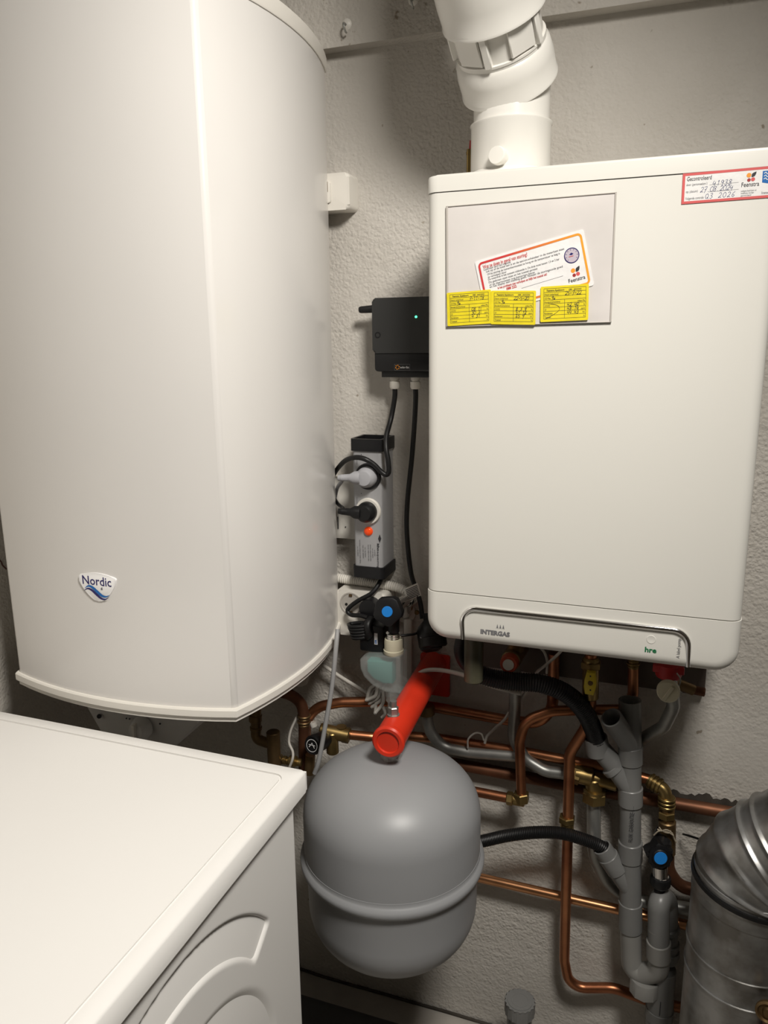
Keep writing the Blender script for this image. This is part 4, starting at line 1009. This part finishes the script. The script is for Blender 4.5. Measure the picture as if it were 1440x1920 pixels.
# siphon cup, left under boiler
sp = thing('condensate_siphon', 'murky plastic condensate siphon cup under the boiler', 'siphon', at(889, 1277, -.19))
p0, p1 = at(889, 1278, -.19), at(889, 1190, -.19)
MB().lathe([(0, 0), (.013, 0), (.0155, .003), (.0158, p1.z-p0.z), (0, p1.z-p0.z)], (p1.x, -.19, p0.z), (0, 0, 1), 28).build('cup', 'olive', sp)
MB().tube(spline([at(866, 1195, -.165), at(862, 1222, -.165), at(872, 1245, -.165), at(890, 1258, -.165), at(905, 1264, -.165)], 6), .010, 14).build('bend_hose', 'rubber', sp)
hs = spline([at(893, 1262, -.165), at(925, 1272, -.16), at(965, 1278, -.155), at(1010, 1281, -.15), at(1050, 1294, -.14), at(1080, 1315, -.125), at(1102, 1345, -.105), at(1115, 1376, -.085), at(1122, 1400, -.075)], 8)
MB().ribbed(hs, .0158, .0014, .0040, 18).thing('drain_hose', 'rubber', 'thick black corrugated hose from the siphon to the upper drain branch', 'hose')
# safety valve, red knob
sv = thing('safety_valve', 'safety valve with red knob and white centre under the boiler', 'valve', at(960, 1270, -.14))
p = at(957, 1240, -.125); k = at(951, 1250, -.165)
MB().cyl(V((p.x+.004, -.03, p.z)), p, .017, 18, .002).build('valve_body', 'bronze', sv)
dk = (k-p).normalized()
MB().lathe([(0, 0), (.0145, 0), (.0155, .003), (.0150, .020), (.0135, .026), (0, .026)], p, dk, 24).build('red_knob', 'orange', sv)
MB().lathe([(0, .0255), (.0095, .0255), (.0092, .0285), (0, .0285)], p, dk, 20).build('white_centre', 'white_plastic', sv)
MB().cyl(V((p.x+.004, -.10, p.z+.012)), V((p.x+.006, -.10, at(960, 1200, -.1).z)), .014, 16).build('inlet', 'bronze', sv)

# ------------------------------------------------------------------ pipework
CU = 'copper'
pipe('galvanised_pipe', [(966, 1260, -.08), (965, 1330, -.055), (962, 1385, -.04), (985, 1423, -.042), (1022, 1446, -.045), (1080, 1453, -.045)], 23, 'steel',
     'galvanised pipe dropping from the safety valve and bending to the brass tee', .045, fits=[])
tee = thing('brass_tee', 'big brass tee fitting left of the grey drain stack', 'pipe fitting', at(1114, 1500, -.045))
A = at(1078, 1450, -.045); B = at(1112, 1458, -.045); Dn = at(1114, 1500, -.045); E_ = at(1158, 1472, -.045)
MB().cyl(A, B, .0165, 20, .002).cyl(B, E_, .0120, 20, .002).build('run', 'brass', tee)
MB().cyl(V((B.x, B.y, B.z)), Dn+V((0, 0, .015)), .0155, 20, .002).build('branch', 'brass', tee)
MB().hexnut(A+V((-.008, 0, .001)), A+V((.010, 0, -.002)), .0185).build('nut', 'brass', tee)
MB().hexnut(Dn+V((0, 0, .018)), Dn+V((0, 0, -.002)), .0225).build('nut', 'brass', tee)
MB().cyl(Dn+V((0, 0, .022)), Dn+V((0, 0, .016)), .0200, 20).build('ring', 'brass', tee)
MB().cyl(E_, at(1164, 1474, -.04), .011, 16).build('stub', 'bronze', tee)
pipe('galvanised_pipe', [Dn, (1113, 1505, -.045), (1114, 1600, -.045), (1140, 1660, -.032), (1190, 1688, -.027), (1330, 1712, -.027)], 26, 'steel',
     'galvanised pipe below the brass tee, curving behind the drain trap', .08)
pipe('galvanised_pipe', [(800, 1325, -.05), (803, 1368, -.045), (828, 1400, -.04), (880, 1410, -.038), (975, 1418, -.036)], 22, 'steel',
     'galvanised pipe emerging behind the red arm, running right along the wall', .05, fits=[('sleeve', (799, 1322, -.05), (801, 1340, -.05), 30, 'bronze', 'coupling')])
pipe('galvanised_pipe', [(1256, 1270, -.12), (1263, 1325, -.10), (1245, 1362, -.08), (1205, 1385, -.04), (1185, 1425, -.026), (1168, 1475, -.03)], 25, 'steel',
     'bent galvanised pipe under the white round valve cap, right of the drain stack', .05)
# filling valve with round cap
fv = thing('filling_valve', 'filling valve with red collar and round white cap under the boiler', 'valve', at(1255, 1300, -.14))
p = at(1256, 1292, -.11); k = at(1253, 1293, -.15)
MB().cyl(V((p.x, -.10, p.z-.015)), V((p.x, -.10, at(1256, 1225, -.1).z)), .014, 18).build('stem', 'bronze', fv)
MB().lathe([(0, 0), (.019, 0), (.021, .006), (.020, .022), (.017, .024), (0, .024)], V((p.x-.004, -.11, at(1256, 1268, -.11).z)), (0, 0, 1), 22).build('red_collar', 'red_dark', fv)
MB().box((at(1224, 1250, -.12).x, -.125, at(1224, 1258, -.12).z), (at(1284, 1250, -.12).x, -.115, at(1224, 1244, -.12).z), .002).build('red_lever', 'red_dark', fv)
cp = MB().lathe([(0, 0), (.0165, 0), (.0175, .003), (.0170, .012), (.0155, .014), (0, .014)], k, (0, -1, .1), 26).build('round_cap', 'cream', fv)
MB().box(k+V((-.003, -.0165, -.013)), k+V((.003, -.0135, .013)), .0008, 1, Matrix.Rotation(.5, 3, 'Y')).build('cap_ridge', 'cream', fv)
MB().cyl(p+V((0, .02, .006)), at(1300, 1294, -.08), .009, 14).build('side_spout', 'bronze', fv)
MB().cyl(at(1296, 1293, -.08), at(1322, 1298, -.08), .0075, 14, .001).build('spout_end', 'copper_dark', fv)
# clip wire
MB().tube(spline([at(1269, 1262, -.13), at(1276, 1275, -.135), at(1272, 1292, -.14), at(1279, 1300, -.135)], 6), .0012, 6).build('spring_clip', 'steel', fv)

pipe('copper_pipe', [(573, 1412, -.09), (574, 1352, -.088), (594, 1325, -.080), (640, 1317, -.070), (735, 1315, -.045), (820, 1327, -.03), (950, 1350, -.03), (1010, 1357, -.032), (1036, 1328, -.035), (1039, 1225, -.04)], 19, CU,
     'upper copper pipe running along the wall behind the red arm', .05)
pipe('copper_pipe', [(640, 1376, -.09), (700, 1382, -.075), (760, 1380, -.04), (820, 1384, -.03), (1000, 1413, -.03), (1140, 1440, -.03), (1222, 1463, -.03)], 18, CU,
     'long copper pipe along the wall passing just above the vessel to the right elbow', .05)
pipe('copper_pipe', [(840, 1430, -.016), (1085, 1476, -.016), (1385, 1527, -.016)], 22, 'copper_dark',
     'dark tarnished pipe along the wall behind the drain stack', .03)
pipe('copper_pipe', [(1188, 1228, -.045), (1187, 1300, -.04), (1180, 1330, -.034), (1110, 1331, -.045), (1035, 1333, -.064), (985, 1350, -.068), (974, 1390, -.066), (978, 1500, -.06)], 20, CU,
     'copper pipe sweeping left from the boiler and down to the low elbow', .045, fits=[('ringed', (1188, 1232, -.045), (1187, 1252, -.045), 26, 'brass', 'union_nut')])
pipe('copper_pipe', [(860, 1478, -.06), (966, 1499, -.06), (978, 1497, -.06)], 18, CU, 'short copper stub ending in a brass elbow right of the vessel', .01,
     fits=[('nut', (950, 1496, -.06), (962, 1498, -.06), 25, 'brass', 'elbow_nut'), ('nut', (978, 1503, -.06), (977, 1486, -.06), 30, 'brass', 'elbow_nut'), ('sleeve', (962, 1498, -.06), (984, 1502, -.06), 22, 'brass', 'elbow_body'), ('sleeve', (962, 1490, -.06), (964, 1500, -.06), 14, 'bronze', 'bleed_screw')])
pipe('copper_pipe', [(1108, 1225, -.11), (1107, 1320, -.10), (1098, 1365, -.085), (1068, 1412, -.075), (1065, 1535, -.07), (1058, 1800, -.045), (1068, 1852, -.04), (1150, 1852, -.032), (1215, 1876, -.02), (1330, 1900, -.018)], 22, CU,
     'gas pipe in copper falling from the yellow valve to the bottom right', .05,
     fits=[('comp', (1063, 1530, -.0705), (1063, 1568, -.0695), 31, 'brass', 'compression_coupling')])
gv = thing('gas_valve', 'gas valve with yellow handle under the boiler', 'valve', at(1108, 1300, -.11))
MB().cyl(at(1108, 1232, -.11), at(1107, 1310, -.105), .0135, 18, .003).build('valve_body', 'brass', gv)
MB().hexnut(at(1108, 1240, -.11), at(1108, 1252, -.11), .0175).build('nut', 'brass', gv)
Fh = F_wall(at(1107, 1279, -.128))
MB().cyl(at(1107, 1279, -.10), at(1107, 1279, -.128), .008, 14).build('stem', 'bronze', gv)
hd = MB().prism([(-.0075, -.019), (.0065, -.020), (.010, -.004), (.010, .006), (.0075, .020), (-.006, .020), (-.009, .006), (-.010, -.006)], Fh, .008, .002, 2, d0=-.002).build('handle', 'yellow_valve', gv, label='yellow lever handle')
MB().cyl(at(1107, 1281, -.135), at(1107, 1281, -.1375), .0042, 12).build('handle_screw', 'bronze', gv)
for v in (1268, 1294): MB().cyl(at(1107, v, -.135), at(1107, v, -.1366), .0014, 8).build('rivet', 'ink', gv)
pipe('copper_pipe', [(840, 1632, -.03), (1100, 1692, -.03), (1320, 1742, -.03)], 17, 'copper_bright', 'bright clean copper pipe low on the wall, right of the vessel', .03)
pipe('copper_pipe', [(1252, 1560, -.05), (1252, 1630, -.045), (1275, 1665, -.04), (1345, 1672, -.04)], 24, 'copper_dark', 'dark copper pipe bending behind the right tap to the duct', .06)

# right elbow and tap with blue dot
el = thing('brass_elbow', 'ringed brass elbow above the right-hand tap', 'pipe fitting', at(1250, 1550, -.05))
A, B, D2 = at(1216, 1462, -.035), at(1246, 1480, -.045), at(1251, 1560, -.05)
MB().tube(fillet([A, B, at(1250, 1505, -.05)], .012), .0115, 16).build('elbow_body', 'brass', el)
for k in range(3):
    q = A.lerp(B, .18+.24*k); d = (B-A).normalized()
    MB().cyl(q-d*.003, q+d*.003, .0145, 18, .001).build('ring', 'brass', el)
for v in (1496, 1503, 1510):
    q = at(1250, v, -.05); MB().cyl(q-V((0, 0, .0024)), q+V((0, 0, .0024)), .0150, 18, .001).build('ring', 'brass', el)
MB().hexnut(at(1250, 1533, -.05), at(1250, 1520, -.05), .0150).build('nut', 'brass', el)
MB().cyl(at(1250, 1545, -.05), at(1250, 1500, -.05), .0105, 16).build('nipple', 'bronze', el)
tp2 = thing('hose_tap', 'black hose tap with blue dot beside the drain trap', 'tap', at(1235, 1680, -.075))
MB().cyl(at(1251, 1538, -.05), at(1250, 1600, -.05), .0150, 18, .002).build('wall_body', 'bronze', tp2)
k0 = at(1236, 1603, -.092)
Fk = F_gen(k0, V((1, .2, 0)).normalized(), V((0, .2, 1)).normalized())
ws_ = []
for k in range(5):
    a = math.radians(72*k+100)
    for da in (-.22, 0, .22): ws_.append(((.0245 if da == 0 else .022)*math.cos(a+da), (.0245 if da == 0 else .022)*math.sin(a+da)))
    ws_.append((.0175*math.cos(a+.63), .0175*math.sin(a+.63)))
kn = MB().prism(ws_, Fk, .008, .004, 2, d0=-.020).build('knob', 'black', tp2)
MB().lathe([(.0135, .006), (.0135, .0105), (.012, .012), (0, .012)], k0, Fk(0, 0, 1)-Fk(0, 0, 0), 26).build('knob_boss', 'black', kn)
MB().prism(circle2(0, 0, .0108, 28), Fk, .0128, .0003, 1, d0=.011).build('blue_dot', 'blue', kn, label='blue dot on the knob')
MB().cyl(k0+V((0, .014, 0)), V((k0.x+.008, -.04, k0.z+.01)), .0165, 18).build('bonnet', 'black', tp2)
q0, q1 = at(1238, 1650, -.075), at(1237, 1622, -.075)
MB().cyl(q0, q1, .0132, 20).build('spout', 'chrome', tp2, label='chrome spout')
MB().lathe([(.0115, .0)]+[(.0138-.0008*(k % 2), .0015*k) for k in range(7)]+[(.0115, .010)], q0, (0, 0, 1), 22).build('spout_thread', 'chrome', tp2)
MB().lathe([(0, 0), (.0085, 0), (.0095, .002), (.0095, .006), (.008, .008), (.0095, .010), (.0095, .015), (.0085, .018), (.0150, .024), (.0175, .028), (.0175, .040), (.0165, .042), (0, .042)], at(1236, 1682, -.075), (0, 0, 1), 24).build('hose_connector', 'black', tp2)
sg = at(1249, 1562, -.066)
tw = MB().tube(spline([at(1233, 1555, -.07), at(1240, 1558, -.074), at(1250, 1556, -.074), at(1260, 1562, -.07), at(1264, 1572, -.066), at(1268, 1580, -.064)], 6), .0013, 6)
tw.tube(spline([at(1226, 1566, -.07), at(1236, 1558, -.073), at(1252, 1560, -.073), at(1262, 1566, -.07)], 6), .0013, 6).tube(spline([at(1236, 1551, -.068), at(1242, 1558, -.074), at(1254, 1562, -.073), at(1258, 1556, -.06)], 6), .0011, 6)
tw.thing('string_tie', 'string', 'loose hemp string tied round the pipe above the hose tap', 'string')

# ------------------------------------------------------------------ grey drain stack
dr_ = thing('drain_stack', 'grey plastic drain stack with open branches and trap', 'drain pipe', at(1250, 1918, -.03))
PY = -.065; pr = .0185
mainT, mainB = at(1181, 1312, PY), at(1182, 1745, PY)
def on(v): return at(1182, v, PY)
def open_pipe(a, b, r, depth=.05):      # b is the open mouth
    L = (b-a).length
    return MB().lathe([(0, 0), (r, 0), (r, L-.0008), (r-.0008, L), (r-.0026, L), (r-.003, L-.001), (r-.003, max(.002, L-depth)), (0, max(.002, L-depth))], a, b-a, 32)
open_pipe(on(1400), mainT, pr*1.02).build('open_top_pipe', 'pvc', dr_)
br1 = at(1146, 1345, PY-.042)
open_pipe(on(1398), br1, pr*.98, .045).build('open_branch', 'pvc', dr_, label='open branch mouth facing up and left')
MB().cyl(on(1430), on(1397), pr*1.12, 32, .001).build('socket', 'pvc', dr_)
MB().cyl(on(1480), on(1428), pr*1.0, 32).build('pipe_section', 'pvc', dr_)
MB().cyl(on(1507), on(1475), pr*1.14, 32, .001).build('socket', 'pvc', dr_)
MB().tube(fillet([on(1478), at(1146, 1428, PY-.006), at(1120, 1398, PY-.008)], .03), pr*.98, 28).build('side_branch', 'pvc', dr_)
e = (at(1117, 1378, PY-.010)-at(1121, 1404, PY-.008))
open_pipe(at(1122, 1412, PY-.008), at(1116, 1381, PY-.010), pr*1.10, .012).build('branch_socket', 'pvc', dr_)
MB().cyl(at(1150, 1440, PY-.006)+V((.004, 0, -.004)), at(1150, 1440, PY-.006)-V((.004, 0, -.004)), pr*1.06, 28, .001).build('branch_ring', 'pvc', dr_)
pp = MB().cyl(on(1582), on(1505), pr*.98, 32).build('printed_pipe', 'pvc', dr_)
Ft = F_gen(at(1181.5, 1578, PY-pr*1.02-.001), (0, 0, 1), (-1, 0, 0))
MB().text('RUIK GARANTIE ----', Ft, 0, -.004, .0070, at(1180, 1511, PY-.02).z-at(1180, 1578, PY-.02).z, d=.0003).build('pipe_lettering', 'ink', pp, smooth=False)
MB().cyl(on(1612), on(1577), pr*1.13, 32, .001).build('socket', 'pvc', dr_)
MB().cyl(on(1700), on(1610), pr*1.02, 32).build('pipe_section', 'pvc', dr_)
open_pipe(on(1668), at(1128, 1588, PY-.012), pr*.92, .05).build('hose_branch', 'pvc', dr_, label='angled branch taking the lower hose')
MB().cyl(at(1158, 1632, PY-.006), at(1139, 1604, PY-.010), pr*1.02, 28, .001).build('branch_ring', 'pvc', dr_)
MB().cyl(on(1742), on(1690), pr*1.12, 32, .001).build('socket', 'pvc', dr_)
u1 = at(1184, 1800, PY); u2 = at(1198, 1832, PY-.006); u3 = at(1224, 1820, PY-.014)
top1 = at(1236, 1690, PY-.022)
MB().tube(fillet([on(1735), at(1185, 1830, PY), at(1235, 1820, PY-.016), at(1235, 1740, PY-.020)], .024, 10), pr*1.0, 28).build('trap_bend', 'pvc_beige', dr_, label='beige-grey U-bend of the trap')
MB().cyl(at(1235, 1796, PY-.018), at(1235, 1764, PY-.020), pr*1.13, 32, .001).build('trap_socket', 'pvc_beige', dr_)
A, B = at(1208, 1858, PY-.008), at(1206, 1832, PY-.008)
nn_ = []
for k in range(20): a = 2*PI*k/20; q = .027 if k % 2 else .0255; nn_.append((q*math.cos(a), q*math.sin(a)))
MB().prism(nn_, F_gen(A, (1, 0, 0), (0, 1, 0)), B.z-A.z, .0015, 1).build('cleanout_nut', 'pvc_beige', dr_, label='ribbed clean-out cap')
bk_ = at(1251, 1760, -.035)
MB().tube(fillet([at(1235, 1768, PY-.020), at(1235, 1685, PY-.020)+V((0, 0, .006)), at(1251, 1690, -.052), at(1251, 1800, -.058)], .021, 10), pr*1.0, 28).build('top_bend', 'pvc', dr_, label='inverted U-bend')
for v in (1745, 1775, 1790): MB().cyl(at(1252, v, -.057), at(1252, v-9, -.057), pr*1.1, 28, .001).build('socket', 'pvc', dr_)
bot = at(1243, 1815, -.062)
MB().cyl(V((bot.x, -.062, 0)), bot, .0235, 32, .001).build('down_pipe', 'pvc', dr_)
MB().cyl(V((bot.x, -.062, at(1243, 1890, -.062).z)), V((bot.x, -.062, at(1243, 1910, -.062).z)), .0248, 32, .001).build('socket', 'pvc', dr_)
MB().flat([(0, 0), (.0014, 0), (.0014, .030), (0, .030)], F_wall(at(1236, 1904, -.0868)), .0005).build('ink_stroke', 'ink', dr_, smooth=False)
# lower black hose from behind the vessel
hs = spline([at(870, 1582, -.10), at(905, 1577, -.10), at(950, 1567, -.098), at(1000, 1561, -.094), at(1050, 1562, -.088), at(1095, 1574, -.082), at(1128, 1588, -.078), at(1150, 1610, -.073)], 8)
MB().ribbed(hs, .0115, .0010, .0032, 16).thing('drain_hose', 'rubber', 'thinner black corrugated hose from behind the vessel to the lower drain branch', 'hose')

# ------------------------------------------------------------------ galvanised air duct, bottom right
DY = -.20; dc = at(1397, 1760, DY); R_ = .083
du = thing('air_duct', 'round galvanised air duct with pleated elbow in the lower right corner', 'duct', (dc.x, DY, 0))
zr = at(1370, 1665, DY-.06).z - .032
MB().lathe([(0, 0), (R_, 0), (R_, zr), (0, zr)], (dc.x, DY, 0), (0, 0, 1), 56).build('duct_section', 'duct', du)
for v in (1721, 1851, 1900):
    z = at(1387, v, DY-R_).z
    MB().lathe([(R_-.002, -.006), (R_+.0006, -.006), (R_+.0008, .004), (R_+.0022, .006), (R_+.0022, .008), (R_-.002, .009)], (dc.x, DY, z), (0, 0, 1), 56).build('joint_bead', 'duct', du)
tilt = V((.42, -.10, .9)).normalized()
pe = [V((dc.x, DY, zr-.02)), V((dc.x+.004, DY, zr+.035)), V((dc.x+.075, DY-.01, zr+.105)), V((dc.x+.30, DY-.03, zr+.20))]
PP = resample(fillet(pe, .16, 16), .002)
rs = []
for i, p in enumerate(PP):
    s_ = i*.002; ph = (s_-.03)/.024; fr_ = ph-math.floor(ph)
    rs.append(R_+.001 + (.0042*math.exp(-((fr_-.5)/.16)**2) if .04 < s_ < .22 else 0))
MB().tube(PP, rs, 56).build('pleated_elbow', 'duct', du, label='pleated galvanised elbow')
d0 = (PP[16]-PP[12]).normalized()
MB().lathe([(R_, -.004), (R_+.005, -.003), (R_+.005, .003), (R_, .004)], PP[14], d0, 56).build('rubber_gasket', 'rubber', du)
MB().lathe([(R_, 0), (R_+.003, .001), (R_+.003, .006), (R_, .008)], PP[18], d0, 56).build('gasket_bead', 'duct', du)
ii = min(len(PP)-3, 114)
MB().lathe([(R_, -.005), (R_+.0045, -.004), (R_+.0045, .004), (R_, .005)], PP[ii], (PP[ii+1]-PP[ii-1]).normalized(), 56).build('rubber_gasket', 'rubber', du)
# black wire touching the elbow
cable('wire_stub', [(1281, 1564, -.02), (1288, 1566, -.03), (1310, 1573, -.05), (1327, 1580, -.08)], 4, 'rubber', 'short black wire between wall and duct elbow')
t = thing('drain_cock', 'small round brass drain cock in front of the duct at the frame edge', 'valve', at(1440, 1905, -.30))
MB().lathe([(.009, 0), (.015, 0), (.017, .004), (.017, .008), (.014, .010), (.012, .006), (.008, .006), (.006, .010), (0, .010)], at(1441, 1893, -.30), (-.2, -1, .1), 24).build('cap', 'bronze', t)
MB().cyl(at(1441, 1893, -.30), at(1441, 1893, -.285), .008, 14).build('stem', 'bronze', t)
MB().cyl(V((at(1441, 1893, -.285).x, -.288, 0)), at(1441, 1893, -.288), .006, 12).build('riser', 'copper_dark', t)

# ------------------------------------------------------------------ capped vent stub and floor pipe
vy = -.12; vc = at(975, 1875, vy)
vt = thing('capped_pipe', 'short grey standpipe with ribbed screw cap at the bottom edge', 'pipe', (vc.x, vy, 0))
MB().cyl((vc.x, vy, 0), (vc.x, vy, vc.z), .0235, 28).build('standpipe', 'pvc', vt)
cpz = at(975, 1897, vy-.028).z
nn_ = []
for k in range(36): a = 2*PI*k/36; q = .0285 if k % 2 else .0272; nn_.append((q*math.cos(a), q*math.sin(a)))
ct = at(975, 1876, vy).z
MB().prism(nn_, F_gen((vc.x, vy, ct-.026), (1, 0, 0), (0, 1, 0)), .026, .002, 2).build('screw_cap', 'pvc', vt)
MB().lathe([(.0165, 0), (.0165, .0015), (.0145, .0015), (.014, .0002), (0, .0002)], (vc.x, vy, ct), (0, 0, 1), 28).build('cap_ring', 'pvc', vt)
a, b = atz(560, 1890, .03), atz(760, 1940, .03)
MB().cyl(V((-.5, -.135, .032)), V((.30, -.135, .032)), .032, 32).thing('floor_pipe', 'pvc_dark', 'dark grey plastic pipe lying on the floor along the wall', 'pipe')

# ------------------------------------------------------------------ white and grey loose cables
cable('white_cable', [(520, 1205, -.03), (590, 1238, -.03), (640, 1270, -.035), (690, 1302, -.05), (704, 1318, -.06)], 7, 'cable_white', 'white cable slanting down from behind the heater to the bundle')
cable('grey_cable', [(633, 1180, -.15), (630, 1215, -.165), (622, 1290, -.18), (610, 1360, -.19), (598, 1425, -.20), (590, 1450, -.20)], 9, 'cable_grey', 'grey cable hanging from the heater down behind the vessel')
bn = thing('cable_bundle', 'bundled loops of off-white cable left of the clear funnel', 'cable', at(705, 1342, -.07))
for k, (x0, y0, x1, y1) in enumerate(((698, 1325, 720, 1286), (693, 1318, 714, 1284), (704, 1336, 718, 1292), (688, 1312, 708, 1286))):
    c0, c1 = at(x0, y0, -.07-.004*k), at(x1, y1, -.066-.004*k); mid = (c0+c1)/2; d = (c1-c0); nrm = V((d.z, 0, -d.x)).normalized()*.008
    MB().tube(spline([c0, mid+nrm, c1, c1+V((.003, .006, .002)), mid-nrm+V((0, .008, 0)), c0+V((-.002, .006, -.002)), c0], 6), .0035, 8).build('cable_loop', 'cable_white', bn)
MB().tube(spline([at(718, 1325, -.075), at(722, 1338, -.075), at(716, 1345, -.072)], 5), .003, 8).build('cable_tail', 'cable_white', bn)
cable('white_cable', [(757, 1306, -.09), (764, 1288, -.095), (780, 1268, -.10), (800, 1257, -.10), (830, 1257, -.10), (870, 1266, -.11), (905, 1280, -.12), (935, 1290, -.12), (975, 1300, -.10)], 8, 'cable_white', 'off-white cable arching over the red arm to behind the siphon')
cable('white_cable', [(756, 1330, -.05), (768, 1312, -.05), (774, 1290, -.05), (760, 1274, -.05), (745, 1266, -.05)], 7, 'cable_white', 'off-white cable curling behind the clear funnel')
cable('white_cable', [(1060, 1210, -.13), (1045, 1228, -.125), (1022, 1248, -.115), (1004, 1264, -.10), (985, 1300, -.06), (962, 1325, -.045), (945, 1350, -.05), (925, 1368, -.05), (913, 1380, -.048), (909, 1393, -.046)], 6, 'cable_white', 'thin white cable from the boiler looping down to the copper pipe')
cable('cable_tie', [(877, 1402, -.050), (878, 1386, -.056), (890, 1375, -.056), (902, 1376, -.055), (907, 1388, -.05)], 3.5, 'cable_white', 'white cable tie round the middle copper pipe', 'cable tie')
cable('white_cable', [(1010, 1212, -.12), (1020, 1222, -.118), (1026, 1240, -.115), (1025, 1262, -.10)], 5, 'cable_white', 'short white cable end under the boiler beside the copper pipe')
cable('white_cable', [(556, 1345, -.12), (545, 1370, -.14), (542, 1392, -.15), (549, 1410, -.155), (548, 1425, -.16), (540, 1445, -.16)], 5, 'cable_white', 'thin wavy white wire above the washing machine corner')

# ------------------------------------------------------------------ fittings under the heater
pipe('copper_pipe', [(500, 1292, -.13), (545, 1302, -.125), (566, 1318, -.12), (570, 1345, -.12), (570, 1450, -.12)], 21, 'copper_dark', 'dark copper pipe bending down from the heater underside', .04,
     fits=[('ringed', (570, 1340, -.12), (570, 1362, -.12), 26, 'bronze', 'coupling')])
bg = thing('inlet_elbows', 'tarnished brass elbows and cylinder under the heater', 'pipe fitting', at(505, 1440, -.16))
MB().tube(fillet([at(480, 1325, -.16), at(480, 1386, -.16), at(508, 1395, -.16)], .012), .0100, 16).build('elbow', 'bronze', bg)
MB().cyl(at(479, 1340, -.16), at(479, 1352, -.16), .0125, 16, .001).build('ring', 'bronze', bg)
MB().cyl(at(480, 1362, -.16), at(480, 1368, -.16), .0118, 16, .001).build('ring', 'bronze', bg)
MB().lathe([(0, 0), (.0120, 0), (.0130, -.001), (.0130, -.07), (0, -.07)], at(512, 1372, -.16), (0, 0, 1), 20).build('cylinder', 'bronze', bg)
for u in (524, 534, 546, 552): 
    q = at(u, 1424+(u-524)*.12, -.15); MB().cyl(q-V((.0035, 0, 0)), q+V((.0035, 0, 0)), .0105 if u != 534 else .0085, 14, .001).build('ring', 'brass', bg)
MB().cyl(at(512, 1424, -.15), at(565, 1430, -.14), .0075, 14).build('nipple', 'brass', bg)
sg_ = thing('inlet_safety_group', 'brass safety group with black knob between heater and vessel', 'valve', at(610, 1420, -.12))
MB().cyl(at(600, 1368, -.11), at(655, 1380, -.10), .0135, 18, .002).build('body', 'brass', sg_)
MB().hexnut(at(642, 1377, -.10), at(656, 1380, -.098), .0150).build('nut', 'brass', sg_)
MB().cyl(at(640, 1362, -.10), at(640, 1375, -.10), .0100, 14).build('top_port', 'brass', sg_)
MB().cyl(at(622, 1372, -.11), at(624, 1412, -.11), .0120, 18, .002).build('lower_port', 'brass', sg_)
k1, k0 = at(610, 1385, -.12), at(585, 1398, -.165)
d = (k0-k1).normalized(); Lk = (k0-k1).length
MB().lathe([(0, 0), (.0145, 0), (.0155, .006), (.0175, .010), (.0185, Lk-.004), (.0165, Lk), (.0145, Lk-.001), (0, Lk-.001)], k1, d, 24).build('knob', 'black', sg_)
x_, y_ = frame_of(d)
Fk = F_gen(k0, x_, y_)
mb = MB()
cc = circle2(0, 0, .0115, 24); cc.append(cc[0]); mb.ribbon(cc, .0012, Fk, .0006)
mb.ribbon([(-.006, -.004), (0, .005), (.006, -.004)], .0016, Fk, .0006).ribbon([(-.007, .001), (.007, .001)], .0012, Fk, .0006)
mb.build('knob_mark', 'ink_white', sg_, smooth=False)
MB().cyl(at(589, 1362, -.10), at(586, 1354, -.10), .007, 14).build('white_port_cap', 'white_plastic', sg_)
MB().cyl(at(582, 1415, -.14), at(580, 1450, -.14), .0095, 14).build('drain_stub', 'bronze', sg_)
MB().lathe([(0, 0), (.022, 0), (.020, .008), (0, .01)], at(562, 1268, 0), (0, -1, 0), 20).thing('wall_rose', 'white_plastic', 'white painted pipe rose on the wall below the heater', 'pipe rose')
